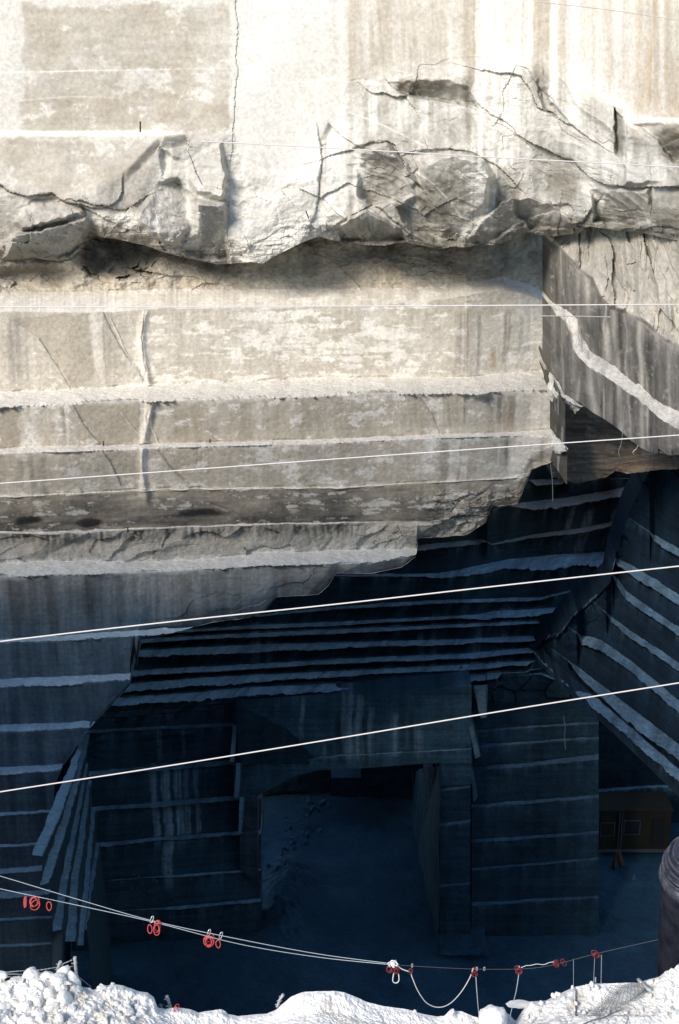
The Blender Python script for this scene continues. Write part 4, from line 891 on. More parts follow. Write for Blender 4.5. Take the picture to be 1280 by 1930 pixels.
def disp_E(U, V, X, Y, Z, K):
    lm = np.clip(lump(U), 0, 1)
    net = (U > 1085)*(U < 1235)*(V < 1915)
    f1, e1 = facets(X*2.6, Y*2.6+Z, 951, .5, .3)
    d = .16*fbm(X*.5, Y*.5, 0, 3, .5, 952)*(1-.3*lm)+.05*fbm(X*2, Y*2, 0, 4, .6, 953)+.025*fbm(X*12, Y*12, 0, 3, .6, 954)+.018*fbm(X*30, Y*30, 0, 3, .6, 957)
    d += lm*(1-.8*net)*(.15+.09*f1+.12*fbm(X*3.5, Y*3.5, 0, 4, .6, 955)+.05*fbm(X*8, Y*8, 0, 3, .6, 958))
    return d*sstep(-4, 10, V-np.interp(U, usE, cr))
def col_E(U, V, X, Y, Z, K, D):
    n = fbm(X*2, Y*2, 0, 5, .6, 961); q = fbm(X*.8, Y*.8, 0, 3, .5, 962)
    c = np.broadcast_to(C3(.86,.85,.82), U.shape+(3,))*(1+.10*n)[..., None]
    c = mix(c, np.broadcast_to(C3(.60,.61,.61), c.shape), .7*sstep(.05, .3, q+.3*n)*sstep(960, 1000, U)*(1-sstep(1210, 1260, U)))
    c = mix(c, np.broadcast_to(C3(.58,.54,.47), c.shape), .55*sstep(.18, .5, fbm(X*1.4+3, Y*1.4, 0, 5, .65, 963)))
    c = mix(c, np.broadcast_to(C3(.50,.41,.30), c.shape), .7*np.exp(-((U-1085-(V-1890)*-.6)/9)**2-((V-1888)/22)**2))
    c = mix(c, np.broadcast_to(C3(.45,.45,.45), c.shape), .6*np.exp(-((U-277)/5)**2-((V-1902)/9)**2))
    return c
o = struct(loft('rubble_bank', usE, LE, 'rubble', disp_E, col_E, 1.5, 1.2, topz=-3.0)); o['label'] = 'white crushed marble on the near rim of the pit'
# slope below the rim and level ground behind it, under the camera
def sheet(name, f, xs, ys, mat, colr, seed):
    gx, gy = np.meshgrid(xs, ys, indexing='xy'); gz = f(gx, gy)
    c = np.broadcast_to(C3(*colr), gx.shape+(3,))*(1+.2*fbm(gx, gy, 0, 4, .6, seed))[..., None]
    return struct(mesh_np(name, np.stack([gx, gy, gz], -1).reshape(-1, 3), gridquads(*gx.shape)[:, ::-1], mat, c.reshape(-1, 3)))
sheet('rim_ground', lambda x, y: -13.1+.0*x+np.maximum(0, 6-y)*.03+.25*fbm(x/4, y/4, 0, 4, .5, 971), np.linspace(-60, 60, 160), np.linspace(-60, 16.6, 120), 'rubble', (.62,.61,.58), 972)
sheet('rim_face', lambda x, y: -13.2-(y-16.6)*14+.0*x, np.linspace(-60, 60, 90), np.linspace(16.6, 19.5, 40), 'pale', (.30,.29,.27), 973)

def rock_mesh(name, seed, squash=(1, 1, .8)):
    bm = bmesh.new(); bmesh.ops.create_icosphere(bm, subdivisions=4, radius=1.0)
    p = np.array([v.co[:] for v in bm.verts])
    rr = np.random.default_rng(seed); k = 1.0
    ang = seed % 2
    for _ in range(rr.integers(10, 18)):                     # flat broken sides
        n = rr.normal(size=3); n /= np.linalg.norm(n); h = rr.uniform(.5, .85) if ang else rr.uniform(.68, .95)
        over = np.maximum(0, p@n-h); p -= over[:, None]*n*.85
    p *= (1+.22*fbm(p[:, 0]*1.3+seed, p[:, 1]*1.3, p[:, 2]*1.3+.01, 3, .5, seed)+.13*fbm(p[:, 0]*5+seed, p[:, 1]*5, p[:, 2]*5+.01, 4, .65, seed+1)+.035*fbm(p[:, 0]*15+seed, p[:, 1]*15, p[:, 2]*15+.01, 3, .6, seed+2))[:, None]
    p *= np.array(squash)
    for v, q in zip(bm.verts, p): v.co = q
    me = bpy.data.meshes.new(name); bm.to_mesh(me); bm.free()
    a = me.color_attributes.new('Col', 'FLOAT_COLOR', 'POINT')
    n = fbm(p[:, 0]*3, p[:, 1]*3, p[:, 2]*3+.01, 4, .6, seed+3); c4 = np.ones((len(p), 4), np.float32); c4[:, :3] = C3(.86,.85,.82)*(1+.12*n)[:, None]
    a.data.foreach_set('color', c4.ravel()); me.polygons.foreach_set('use_smooth', np.full(len(me.polygons), not ang)); me.materials.append(M['rubble'])
    return me
ROCKS = [rock_mesh('boulder', 40+i, (1, rng.uniform(.75, 1), rng.uniform(.7, .95))) for i in range(14)]
def boulder(u, v, rpx, label, group=None, Y=None, dust=None, name='boulder'):
    if Y is None:
        c = float(np.interp(u, usE, cr)); t = max(0.0, v-c)
        Y = YE-.05-t*.0085
    o = bpy.data.objects.new(name, ROCKS[rng.integers(len(ROCKS))]); COL.objects.link(o)
    o.location = P(u, v, Y); r = rpx*mpp(v, Y)*rng.uniform(.95, 1.35); o.scale = (r*rng.uniform(.85, 1.25), r*rng.uniform(.85, 1.2), r*rng.uniform(.8, 1.1)); o.rotation_euler = tuple(rng.uniform(0, 6.28, 3))
    tag(o, label, 'rock', group); return o
HEAP = [(118,1834,17),(60,1841,17),(92,1843,15),(30,1856,16),(10,1864,15),(75,1858,19),(112,1852,18),(138,1853,15),(45,1868,17),(140,1870,15),(165,1872,13),(95,1875,17),(20,1884,17),(70,1886,15),(122,1884,16),(150,1888,13),(212,1856,6),(190,1869,13),(176,1884,11),(48,1898,15),(100,1900,13),(8,1906,14),(135,1908,11),(75,1912,12),(210,1876,13),(232,1872,11),(165,1905,9),(30,1920,11),(200,1896,9),(258,1880,9),(112,1921,9),(240,1894,8),(185,1916,7),(222,1912,7),(275,1902,5),(55,1924,8),(6,1838,9),(-14,1852,12),(3,1846,8)]
for u, v, r in HEAP:
    boulder(u, v, r, 'rounded white limestone lump in the heap at the lower left corner', 'limestone lumps heaped at the lower left')
for i in range(230):
    u, v = rng.uniform(0, 275), rng.uniform(1842, 1930)
    if v < np.interp(u, usE, cr)+5: continue
    boulder(u, v, 2.0+9*rng.uniform()**2.2, 'small white limestone chip among the lumps of the left heap', 'limestone chips in the left heap')
RIGHT = [(1227,1853,8),(1243,1851,9),(1214,1857,6),(1258,1838,8),(1268,1832,8),(1278,1826,9),(1250,1862,8),(1262,1855,8),(1275,1846,9),(1236,1866,7),(1280,1865,8),(1265,1872,7),(1248,1880,6),(1225,1878,6),(1052,1873,6),(1079,1861,4),(1044,1876,5),(1056,1882,6),(1115,1856,7),(1108,1862,6),(1125,1860,5),(1160,1872,3),(1034,1890,5),(1020,1893,6),(1005,1894,5),(1285,1885,9),(1240,1896,7),(1210,1905,6),(1262,1902,8),(1228,1912,6),(1195,1918,7),(1250,1920,8),(1275,1915,9),(1180,1908,4),(1165,1922,6)]
for u, v, r in RIGHT:
    boulder(u, v, r, 'small white limestone lump on the rubble beside the dark pipe and net', 'limestone lumps on the right rubble')
for i in range(60):
    u, v = rng.uniform(985, 1280), rng.uniform(1850, 1928)
    if v < np.interp(u, usE, cr)+4 or (1090 < u < 1215 and v < 1900): continue
    boulder(u, v, rng.uniform(1.5, 4.5), 'tiny white limestone chip on the rubble at the lower right', 'limestone chips on the right rubble')
boulder(930, 1922, 21, 'large rounded white boulder on the rim right of the hanging rope', Y=16.6)
boulder(852, 1908, 6, 'white knob of rock on the rim under the lowest sag of the rope', Y=16.9)
o = boulder(985, 1893, 18, 'flat grey white slab jutting out over the pit beside the large round boulder', Y=17.1, name='rock_slab'); o.scale = (o.scale[0]*1.6, o.scale[1]*.7, o.scale[2]*.32); o.rotation_euler = (0.1, 0.08, 0.1)
boulder(782, 1905, 4, 'small white stone on the smooth middle of the rim left of the sagging rope', Y=16.95)

# ------------------------------------------------------------------ cables across the quarry
def cable(name, pts, rpx, mat, label, cat='cable', group=None, n=60, seg=8, tmin=0.0):
    """pts: (u, v, Y) points; a smooth line through them"""
    p = [P(*q) for q in pts]; out = []
    if len(p) == 2: p = [p[0], p[0].lerp(p[1], .5), p[1]]
    for i in range(len(p)-1):
        a, b, c, d = p[max(i-1, 0)], p[i], p[i+1], p[min(i+2, len(p)-1)]
        for k in range(n//(len(p)-1)):
            t = k/(n//(len(p)-1))
            out.append(.5*((2*b)+(c-a)*t+(2*a-5*b+4*c-d)*t*t+(3*b-a-3*c+d)*t**3))
    out.append(p[-1])
    if pts[0][0] < -100: out.insert(0, out[0]+(p[0]-p[1]).normalized()*9.5)      # on to its anchor outside the picture
    if pts[-1][0] > 1400: out.append(out[-1]+(p[-1]-p[-2]).normalized()*12)
    bm = bmesh.new(); rr = [max(tmin, rpx*mpp(965, q.y)) for q in out]
    tube_bm(bm, out, rr, seg)
    o = obj(name, bm, mat)
    return tag(o, label, cat, group)
cable('steel_cable', [(-150,578.5,24),(0,578,24),(640,577,24),(1280,573.5,24),(1430,572,24)], 1.1, 'cable', 'white cable stretched level across the dusty shelf under the overhang')
cable('steel_cable', [(-150,921,24),(0,911,24),(320,888,24),(640,864.5,24),(960,842,24),(1280,820,24),(1430,809,24)], 1.1, 'cable', 'white cable rising gently across the grey benches in the middle of the wall')
cable('steel_cable', [(-150,1232,24),(0,1209,24),(320,1172,24),(640,1138,24),(960,1102,24),(1280,1067,24),(1430,1051,24)], 1.4, 'cable', 'white cable crossing where the pale wall gives way to the dark pit')
cable('steel_cable', [(-150,1517,24),(0,1492.5,24),(320,1443,24),(640,1391,24),(960,1338,24),(1280,1287,24),(1430,1263,24)], 1.4, 'cable', 'white cable slanting across the dark lintel and stepped pit walls')
cable('steel_cable', [(380,266,24),(640,280,24),(960,298,24),(1280,315,24),(1430,324,24)], 1.0, 'cable', 'thin white cable sloping down to the right across the upper cliff')
cable('steel_cable', [(1010,3,60),(1150,19,60),(1280,38,60),(1430,60,60)], .7, 'cable', 'faint thin cable in the top right corner of the cliff')
cable('steel_cable', [(1018,595.5,70.5),(1085,596,68),(1150,597.5,65)], .9, 'cable', 'short thin rod spanning the inner corner just under the level cable')
cable('steel_cable', [(-150,1607,21),(0,1651,21),(150,1696,20.8),(290,1736,20.6),(450,1770,20.4),(600,1798,20.2),(735,1816,20)], 0.8, 'steelcable', 'upper of the two thin steel lines the red slings hang from')
cable('steel_cable', [(-150,1640,21),(0,1675,21),(150,1707,20.8),(290,1738,20.6),(450,1779,20.4),(600,1804,20.2),(735,1818,20)], 0.8, 'steelcable', 'lower of the two thin steel lines the red slings hang from')
cable('steel_cable', [(748,1819,20),(880,1826,20),(985,1826,20),(1045,1818,20),(1130,1796,20),(1290,1760,20)], .35, 'net', 'dark thin line carrying the red slings on from the white knot')

def ring_pts(c, a, b, ax, ay, n=26, ph=0.0, wob=0.0):
    return [c+ax*(a*math.cos(ph+2*math.pi*k/n))+ay*(b*math.sin(ph+2*math.pi*k/n))*(1+wob*math.sin(3*2*math.pi*k/n+ph)) for k in range(n+1)]
RT, UP = Vector((1, 0, 0)), Vector((0, SP, CP)).normalized()
def sling(u, v, wpx, hpx, loops, label, Y=20.5, rp=1.0, spread=.25, seed=0, group='red slings hanging from the steel lines'):
    rr = random.Random(seed); m = mpp(v, Y); c0 = P(u, v, Y)
    bm = bmesh.new()
    for k in range(loops):
        f = rr.uniform(-1, 1)*spread
        ax = Vector((math.cos(f*1.6), math.sin(f*1.6), rr.uniform(-.12, .12)))
        c = c0+RT*(f*wpx*m*.9)+UP*(rr.uniform(-.1, .1)*hpx*m)+Vector((0, rr.uniform(-.06, .06), 0))
        tube_bm(bm, ring_pts(c, wpx*m*.5*rr.uniform(.85, 1.05), hpx*m*.5*rr.uniform(.9, 1.05), ax, UP, 26, rr.uniform(0, 6), .05), rp*m, 6, False)
    return tag(obj('red_sling', bm, 'darkred' if u > 720 else 'red'), label, 'sling', group)
sling(47.5, 1700, 3, 20, 2, 'red sling seen edge on as a short stroke, leftmost on the steel line', rp=1.0, spread=.05, seed=1)
sling(64.5, 1701, 17, 18, 3, 'red sling in three round overlapping loops at the left end of the line', seed=2, spread=.22)
sling(93.5, 1708, 10, 18, 1, 'single narrow red loop just right of the three overlapping ones', seed=3)
sling(284.5, 1748, 10, 17, 1, 'single red loop under the first snap hook, touching a thicker coil', seed=4)
sling(296, 1749, 12, 19, 4, 'thicker red coil right of the single loop under the first snap hook', seed=5, spread=.2)
sling(394.5, 1772, 16, 17, 8, 'fat red coil under the middle snap hook', seed=6, spread=.2)
sling(412.5, 1776, 9, 15, 1, 'single small red loop under the rightmost snap hook', seed=7)
sling(736, 1825, 11, 10, 6, 'left bundle of dark red sling under the white knot', Y=20, seed=8, spread=.25)
sling(747, 1826, 9, 10, 6, 'right bundle of dark red sling under the white knot', Y=20, seed=9, spread=.25)
sling(774.5, 1828, 6, 9, 2, 'small dark red loop where the white rope begins to sag', Y=20, seed=10, rp=.8)
sling(895, 1833, 10, 10, 6, 'dark red bundle at the top of the right end of the sagging rope', Y=20, seed=11)
sling(978, 1827, 12, 9, 5, 'dark red bundle on the hanging rope over the flat slab', Y=20, seed=12)
sling(1048, 1817, 9, 7, 5, 'dark red bundle beside the twisted pale cord', Y=20, seed=13)
sling(1063, 1816, 8, 9, 2, 'loose dark red loop at the right end of the twisted pale cord', Y=20, seed=14, rp=.8)
sling(1123, 1799, 12, 8, 5, 'faint dark red bundle nearest the dark pipe', Y=20, seed=15)
sling(332, 1902, 8, 12, 4, 'tangled pinkish red cord lying on the rim at the broken post', Y=16.9, rp=.5, seed=16, group=None)
def hook(u, v, label, Y=20.6, tilt=.25):
    m = mpp(v, Y); c = P(u, v, Y); bm = bmesh.new()
    ax = Vector((math.cos(.3), math.sin(.3), 0)); ay = (UP+RT*tilt).normalized(); a, b = 2.4*m, 6.2*m
    pts = []
    for k in range(33):
        t = 2*math.pi*k/32; x, y = math.cos(t), math.sin(t)
        pts.append(c+ax*(a*(abs(x)**.6)*(1 if x > 0 else -1))+ay*(b*(abs(y)**.8)*(1 if y > 0 else -1)))
    tube_bm(bm, pts, .95*m, 6, False)
    return tag(obj('snap_hook', bm, 'steel'), label, 'snap hook', 'snap hooks on the steel lines')
hook(286.5, 1733, 'pale steel snap hook over the touching single loop and coil')
hook(394, 1758, 'pale steel snap hook over the fat red coil')
hook(416.5, 1763, 'pale steel snap hook over the single small loop, next to the fat coil')
hook(777, 1820, 'tiny pale steel hook at the start of the dark thin line', Y=20, tilt=.1); hook(899, 1826, 'tiny pale steel hook above the right end of the sagging rope', Y=20, tilt=.1); hook(913, 1826, 'tiny dim steel hook alone right of the sagging rope', Y=20, tilt=.1)
for o in [q for q in bpy.data.objects if q.name.startswith('snap_hook') and 'tiny' in q['label']]:
    c = sum((Vector(b) for b in o.bound_box), Vector())/8
    o.data.transform(Matrix.Translation(c) @ Matrix.Scale(.55, 4) @ Matrix.Translation(-c))
# white knot with its loop
kt = empty('rope_knot', P(742, 1817, 20)); m = mpp(1817, 20)
bm = bmesh.new(); rk = random.Random(5)
for k in range(9):
    c = P(742+rk.uniform(-5, 5), 1817+rk.uniform(-2.5, 2.5), 20+rk.uniform(-.05, .05))
    ax = Vector((rk.uniform(.4, 1), rk.uniform(-.8, .8), rk.uniform(-.3, .3))).normalized()
    tube_bm(bm, ring_pts(c, rk.uniform(4, 7)*m, rk.uniform(2, 4)*m, ax, UP, 20), 1.2*m, 6, False)
kn = obj('knot', bm, 'rope')
bm = bmesh.new()
tube_bm(bm, [P(*q) for q in ((743.5,1828,20),(742,1836,20),(740.5,1844,20),(740.3,1848,20),(742,1851.5,20),(746,1853,20),(750,1851.5,20),(752.5,1847,20),(752,1840,20),(750,1828,20))], 1.15*m, 6)
lp = obj('loop', bm, 'rope')
for o in (kn, lp): o.parent = kt; o.matrix_parent_inverse = Matrix.Translation(-kt.location)
tag(kt, 'white rope knot with a hanging loop where the two steel lines meet', 'rope')
def rope(pts, label, rpx=1.05, group=None, name='rope'):
    return cable(name, [(u, v, Y) for u, v, Y in pts], rpx, 'rope', label, 'rope', group, n=80, seg=6)
rope([(748,1819,20),(757,1826,20),(770,1831,20),(774,1833,20),(777,1842,20),(787,1866,20),(800,1886,20),(812,1895,20),(825,1898.5,20),(840,1896,20),(855,1886,20),(872,1866,20),(886,1842,20),(892,1825,20)], 'white rope sagging in a deep loop over the rim between two red bundles')
rope([(897,1838,20),(899,1870,19.5),(903,1917,18.6)], 'thin white rope hanging straight down at the right end of the deep loop', .8, 'ropes hanging down to the rim')
rope([(979,1821,20),(978,1836,20),(973,1868,19.3),(967,1892,18.5),(962,1914,17.6)], 'thin white rope hanging slanted down behind the flat slab', 1.0, 'ropes hanging down to the rim')
rope([(1121,1806,20),(1119,1850,18)], 'faint left one of two grey cords hanging near the dark pipe', .5, 'faint cords by the pipe'); rope([(1134,1800,20),(1133,1852,18)], 'faint right one of two grey cords hanging near the dark pipe', .6, 'faint cords by the pipe'); rope([(1081,1808,20),(1081,1866,18)], 'very faint grey cord hanging by itself between the twisted cord and the pipe', .4)
rope([(982,1824,20),(992,1820,20),(1000,1819.5,20),(1012,1817,20),(1025,1818,20),(1036,1814,20),(1044,1813,20)], 'twisted pale cord lying along the dark thin line at the right', .6)
tag(cable('metal_peg', [(1122.5,1842,17.1),(1122.3,1856,17.0)], 1.6, 'steel', 'x', n=4), 'short pale peg standing upright on the rubble left of the net', 'peg')

# ------------------------------------------------------------------ fence posts and barbed wire
def post(pts, rpx, label, Y=17.3):
    t = empty('fence_post', P(pts[-1][0], pts[-1][1], Y)); bm = bmesh.new(); m = mpp(1840, Y)
    q = [P(u, v, Y) for u, v in pts]; n = 14; ln = []
    for k in range(n+1):
        f = k/n*(len(q)-1); i = min(int(f), len(q)-2); ln.append(q[i].lerp(q[i+1], f-i)+Vector((rng.uniform(-1, 1), rng.uniform(-1, 1), 0))*m*.35)
    tube_bm(bm, ln, [rpx*m*(1.12 if k < 2 else rng.uniform(.88, 1.08)) for k in range(n+1)], 10)
    st = obj('shaft', bm, 'wood', t); st.matrix_parent_inverse = Matrix.Translation(-t.location)
    bm = bmesh.new()
    for f in (.16, .5, .78):
        c = q[0].lerp(q[-1], f)
        tube_bm(bm, ring_pts(c, rpx*m*1.25, rpx*m*1.25, Vector((1, 0, 0)), Vector((0, 1, 0)), 12), .5*m, 5, False)
        tube_bm(bm, [c+Vector((-rpx*m*1.2, 0, 0)), c+Vector((-rpx*m*2.1, -.02, .01))], .9*m, 6)
    w = obj('wire_tie', bm, 'steel', t); w.matrix_parent_inverse = Matrix.Translation(-t.location)
    return tag(t, label, 'fence post', 'fence posts along the rim')
post([(141,1804),(142.5,1820),(145,1850),(147,1875)], 2.9, 'taller pale fence post standing behind the heap of white lumps')
post([(114,1812),(110,1824),(107,1842)], 2.9, 'short leaning fence post just left of the taller one')
post([(314.5,1877),(318,1888),(323,1904),(325,1915)], 3.0, 'leaning stubby post in the notch of the rim')
post([(534,1874),(528,1884),(522,1898)], 2.6, 'small post stub peeping over the left shoulder of the smooth mound')
def barbed(pts, label, Y=17.3, rpx=.55):
    p = [P(u, v, Y) for u, v in pts]; m = mpp(1840, Y); bm = bmesh.new(); tot = 0
    fine = []
    for i in range(len(p)-1):
        k = max(2, int((p[i+1]-p[i]).length/(3*m)))
        fine += [p[i].lerp(p[i+1], j/k) for j in range(k)]
    fine.append(p[-1])
    for s in (0, math.pi): tube_bm(bm, [q+Vector((0, math.cos(i*1.3+s), math.sin(i*1.3+s)))*.5*m for i, q in enumerate(fine)], rpx*m, 5)
    for i in range(2, len(fine)-1, 3):
        d = Vector((random.uniform(-.6, .6), random.uniform(-.5, .5), 1)).normalized()
        tube_bm(bm, [fine[i]-d*2.2*m, fine[i]+d*2.2*m], rpx*m*.8, 4)
    return tag(obj('barbed_wire', bm, 'wire'), label, 'wire', 'barbed wire of the rim fence')
barbed([(-60,1834),(0,1833.5),(40,1830),(75,1828.5),(108,1823)], 'upper barbed wire running from the left edge to the short leaning post')
barbed([(-60,1838),(0,1836),(30,1836),(60,1838)], 'lower barbed wire sinking behind the heap at the left edge')
barbed([(-60,1844),(0,1843),(18,1841),(40,1846)], 'lowest short piece of barbed wire above the heap at the left edge')
barbed([(112,1821),(120,1816),(137,1809)], 'barbed wire slanting up from the short post to the top of the tall one')
barbed([(113,1819),(126,1823),(138,1821)], 'nearly level barbed wire between the short post and the tall one')
barbed([(115,1819),(130,1830),(141,1836),(158,1849),(172,1860)], 'barbed wire running down past the tall post to the right')
barbed([(298,1896),(303,1893),(306,1899),(312,1904),(318,1899)], 'loose wire end bent round the stubby post in the notch')
barbed([(308,1894),(301,1894),(308,1903),(322,1905)], 'second tangled wire end at the stubby post in the notch')
barbed([(1205,1852),(1225,1846),(1240,1843),(1252,1842),(1262,1838)], 'barbed wire lying on the rubble at the foot of the dark pipe', Y=17.0)
# timber pole and net on the right rubble
bm = bmesh.new(); q0, q1 = P(1203, 1846, 17.1), P(1224, 1866, 16.6)
tube_bm(bm, [q0.lerp(q1, k/8) for k in range(9)], [3.3*mpp(1850, 17)*(1+.08*math.sin(k*2.1)) for k in range(9)], 10)
tag(obj('timber_pole', bm, 'wood'), 'short grey pole end lying on the rubble at the edge of the net', 'pole')
NET = [(1172,1856),(1206,1853),(1222,1867),(1200,1886),(1165,1905),(1110,1924)]
def bank_pt(u, v):
    c = float(np.interp(u, usE, cr)); l1, l2 = max(c+8, float(np.interp(u, usE, crs))+34), 1990.0
    if v < l1: t = max(0, (v-c)/(l1-c)); Y = YE-.25*t
    else: t = (v-l1)/(l2-l1); Y = (YE-.25)+(15.85-YE+.25)*t
    return P(u, v, Y-.13)
bm = bmesh.new(); A_, B_, C_, D_ = (1152,1857),(1208,1854),(1222,1868),(1095,1935)
def netq(s, t):
    u = (A_[0]*(1-s)+B_[0]*s)*(1-t)+(D_[0]*(1-s)+C_[0]*s)*t; v = (A_[1]*(1-s)+B_[1]*s)*(1-t)+(D_[1]*(1-s)+C_[1]*s)*t
    return bank_pt(u+1.5*math.sin(7*s+3*t), v+1.8*math.sin(5*t+6*s))
E_ = [(1168,1858),(1208,1854),(1222,1868),(1196,1888),(1160,1908),(1085,1938),(1110,1915),(1140,1885)]
for k in range(15):
    s = k/14; tube_bm(bm, [netq(s, j/24) for j in range(25)], .38*mpp(1880, 16.5), 4)
for k in range(19):
    t = k/18; tube_bm(bm, [netq(j/14, t) for j in range(15)], .38*mpp(1880, 16.5), 4)
tag(obj('mesh_net', bm, 'net'), 'dark wire mesh net spread over the grey rubble below the pole', 'net')
cable('net_hem', [(1088,1936,16.0),(1115,1924,16.15),(1135,1919,16.2),(1158,1908,16.35),(1172,1903,16.4)], 1.5, 'net', 'dark rolled hem of the net lying across the rubble', 'net')

# ------------------------------------------------------------------ the dark pipe at the right edge
Yp = 19.0; pp = empty('steel_pipe', P(1300, 1850, Yp)); m = mpp(1700, Yp)
def pip(name, axis, radii, mat, seg=40):
    bm = bmesh.new(); tube_bm(bm, axis, radii, seg); o = obj(name, bm, mat, pp); o.matrix_parent_inverse = Matrix.Translation(-pp.location); return o
top, bot = P(1318, 1650, Yp), P(1310, 1905, Yp+.9)
dirn = (bot-top).normalized()
R0 = 71*m
n = 24
pip('shaft', [top.lerp(bot, k/n) for k in range(n+1)], [R0*(1+.10*k/n) for k in range(n+1)], 'pipe')
pip('collar', [top+dirn*x for x in (-14*m, -12*m, -2*m, 4*m, 6*m, 6.5*m)], [R0*.95, R0*1.0, R0*1.05, R0*1.06, R0*1.03, R0*.99], 'pipe_rim')
pip('bead', [top+dirn*x for x in (-24*m, -23*m, -19*m, -15*m, -14*m)], [R0*.9, R0*.95, R0*.985, R0*.95, R0*.9], 'pipe_rim')
# stepped round cap with raised rings
prof = [(-22,.95),(-30,.93),(-34,.90),(-36,.86),(-40,.85),(-50,.82),(-54,.76),(-56,.69),(-60,.68),(-66,.62),(-69,.5),(-71,.3),(-72,.02)]
pip('cap', [top+dirn*(x*m) for x, r in prof], [R0*r for x, r in prof], 'pipe')
ex = dirn.cross(Vector((0, 1, 0))).normalized(); ey = dirn.cross(ex).normalized()
for x, r, w in ((-30, .925, 3.4), (-40, .85, 2.6), (-53, .79, 3.2), (-61, .67, 2.4)):
    bm = bmesh.new(); tube_bm(bm, ring_pts(top+dirn*(x*m), R0*r, R0*r, ex, ey, 64), w*m, 10, False)
    o = obj('ring', bm, 'pipe_rim', pp); o.matrix_parent_inverse = Matrix.Translation(-pp.location)
tag(pp, 'thick dark steel pipe with collar and ringed round cap at the right edge', 'pipe')

# ------------------------------------------------------------------ yellow cabin, trestle and rocks on the pit floor
cb = empty('site_cabin', (0, 0, 0)); Yc = 87.8
x0, x1 = float(rxv(1128, 1590))*Yc, float(rxv(1262, 1590))*Yc
zt, zb = float(rzv(1527))*Yc, float(rzv(1604))*Yc
cb.location = ((x0+x1)/2, Yc, zb)
def cpart(name, lo, hi, mat, bev=.02):
    bm = bmesh.new(); box_bm(bm, lo, hi, bev); o = obj(name, bm, mat, cb); o.matrix_parent_inverse = Matrix.Translation(-cb.location); return o
def cxz(u, v): return float(rxv(u, v))*Yc, float(rzv(v))*Yc
bodyo = cpart('body', (x0, Yc, zb+.12), (x1, Yc+2.4, zt-.1), 'yellow', .05)
cpart('roof', (x0-.1, Yc-.1, zt-.1), (x1+.1, Yc+2.5, zt+.02), 'yellow', .03)
cpart('base_frame', (x0, Yc+.05, zb-.15), (x1, Yc+2.3, zb+.12), 'grey', .02)
for u0, u1, v0, v1 in ((1132,1158,1551,1574),(1176,1206,1547,1571)):
    (a, b), (c, d) = cxz(u0, v1), cxz(u1, v0)
    fr = cpart('window', (a-.06, Yc-.05, b-.06), (c+.06, Yc-.003, d+.06), 'grey', .01)
    bm = bmesh.new(); box_bm(bm, (a, Yc-.065, b), (c, Yc-.053, d)); o = obj('pane', bm, 'black', cb); o.matrix_parent_inverse = Matrix.Translation(-cb.location)
    o.parent = fr; o.matrix_parent_inverse = Matrix.Identity(4)
(a, b), (c, d) = cxz(1227, 1592), cxz(1253, 1543)
dr = cpart('door', (a, Yc-.06, b), (c, Yc-.003, d), 'black', .01)
for u in (1166, 1171):
    (a, b), (c, d) = cxz(u-1.2, 1600), cxz(u+1.2, 1530)
    cpart('downpipe', (a, Yc-.12, b), (c, Yc-.04, d), 'grey', .01)
tag(cb, 'yellow site cabin with dark windows deep in the shaded pit', 'cabin')
bm = bmesh.new(); Yt = 85.8
for (u0, v0), (u1, v1), w in (((1160,1607),(1158,1640),.10),((1165,1607),(1172,1634),.10),((1158,1608),(1170,1606),.16),((1159,1622),(1170,1620),.06)):
    tube_bm(bm, [P(u0, v0, Yt), P(u0*.5+u1*.5, v0*.5+v1*.5, Yt), P(u1, v1, Yt)], w, 8)
for dy in (.8,):
    for (u0, v0), (u1, v1), w in (((1161,1607),(1155,1636),.10),((1167,1607),(1176,1632),.10)):
        tube_bm(bm, [P(u0, v0, Yt), P(u0*.5+u1*.5, v0*.5+v1*.5, Yt+.4), P(u1, v1, Yt+dy)], w, 8)
tag(obj('trestle', bm, 'rust'), 'dark two-legged trestle standing in front of the yellow cabin', 'trestle')
M['pitrock'] = stone_mat('pit_rock', bump=.4, scale=3.0, contrast=.3)
def pitrock(u, v, rpx, label, group=None, Y=None):
    Y = Y or ZF/float(rzv(v+rpx*.4)); o = boulder(u, v, rpx, label, group, Y=Y)
    o.data = o.data.copy(); o.data.materials[0] = M['pitrock']
    n = len(o.data.vertices); c4 = np.ones((n, 4), np.float32); c4[:, :3] = C3(.04,.095,.135)*rng.uniform(.7, 1.5); o.data.color_attributes['Col'].data.foreach_set('color', c4.ravel()); return o  # rocks get the blue shade of the pit in their colour
pitrock(1196, 1656, 11, 'pale flat rock on the pit floor in front of the yellow cabin').scale.z *= .45
pitrock(852, 1752, 17, 'rounded boulder at the foot of the stepped stone pillar')
for i in range(42):
    t = rng.uniform(0, 1); u = 590-60*t+rng.normal()*14*(1+t); v = 1500+120*t+rng.normal()*8
    pitrock(u, v, rng.uniform(2, 6.5), 'rock of the dim scree tumbled down inside the great dark opening', 'scree rocks inside the opening', Y=(ZF+1.1*(1-t*.7))/float(rzv(v)))
for i in range(16):
    u, v = rng.uniform(230, 330), rng.uniform(1600, 1700)
    pitrock(u, v, rng.uniform(1.2, 2.6), 'pale stone chip scattered below the left bay steps', 'chips below the left bay', Y=75.5-(v-1600)*.02)

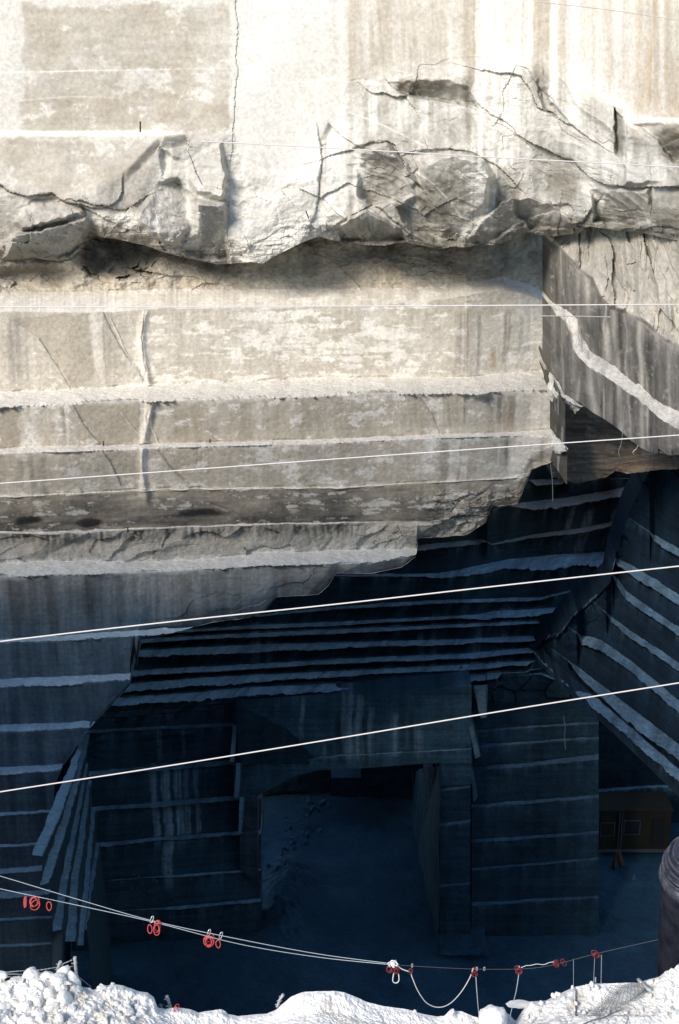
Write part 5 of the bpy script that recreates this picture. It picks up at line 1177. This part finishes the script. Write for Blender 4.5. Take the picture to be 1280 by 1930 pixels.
# ------------------------------------------------------------------ iron pins and rock bolts
def pin(u, v0, v1, Y, rpx, label, mat='rust', du=0, group='iron pins left in the rock'):
    bm = bmesh.new(); a, b = P(u+du, v0, Y-.05), P(u, v1, Y); m = mpp(v0, Y)
    tube_bm(bm, [a, a.lerp(b, .08), a.lerp(b, .12), b], [rpx*m*1.25, rpx*m*1.25, rpx*m, rpx*m], 8)
    return tag(obj('iron_pin', bm, mat), label, 'iron pin', group)
pin(264.5, 229, 249, 69.0, 1.5, 'brown iron pin standing on the saw-cut ledge of the upper cliff')
pin(396, 828, 834, 71.5, 1.2, 'tiny pin sticking up from the thin grey ledge')
pin(582, 398, 412, 68.6, 1.2, 'rusty pin near the bottom of the broad white cliff face', du=-5)
pin(619, 966, 977, 70.0, .9, 'pale little pin on the dark band above the chiselled strip', mat='bolt')
pin(241, 994, 1004, 70.5, 1.2, 'dark pin on the ledge above the drilled ribs')
pin(195, 832, 840, 71.3, 1.2, 'short dark pin on the ledge beside the dark wedge of stone')
def Cpt(u, v): return P(u, v, float(np.interp(u, usC, YC))-.55)
for u, v, k in ((1040,630,0),(1066,656,0),(1075,694,0),(1087,705,1),(1105,722,0),(1125,730,1),(1140,735,0),(1131,766,0),(1160,781,0),(1175,763,1),(1192,774,0),(1208,660,0),(1213,685,0),(1265,671,0),(1088,742,0),(1244,834,1),(1260,812,0),(1122,775,0)):
    bm = bmesh.new(); c = Cpt(u, v); m = mpp(v, c.y)
    if k: tube_bm(bm, ring_pts(c, 2.4*m, 2.6*m, RT, UP, 14)[:12], .8*m, 6)
    else:
        tube_bm(bm, [c+Vector((-2.6*m, .05, 0)), c+Vector((2.6*m, -.1, .6*m))], .75*m, 6)
        tube_bm(bm, [c+Vector((2.4*m, -.12, .6*m)), c+Vector((3.2*m, -.16, .7*m))], 1.2*m, 6)
    tag(obj('rock_bolt', bm, 'bolt'), 'curled bright eye bolt in the dark side face below the sloping ledge' if k else 'small pale straight bolt in the dark stained side cliff', 'rock bolt', 'eye bolts in the side face' if k else 'straight bolts in the side cliff')
cable('wire_strand', [(1036,860,71.5),(1041,905,71.5),(1042,945,71.5)], .5, 'steel', 'thin wire dangling from the little ledge at the inner corner', 'wire')
cable('wire_strand', [(1177,765,63),(1172,830,63),(1166,850,63),(1168,862,63)], .5, 'steel', 'thin wire dangling from the side face below the level of the eye bolts', 'wire')
cable('wire_strand', [(1203,838,62),(1200,845,62),(1193,852,62),(1195,856,62)], .7, 'steel', 'short frayed wire end under the lip of the slab', 'wire')
cable('wire_strand', [(1062,1350,76),(1065,1370,76),(1064,1390,76),(1066,1412,76)], .9, 'wire', 'pale chain hanging in the dark corner below the side wall', 'chain')
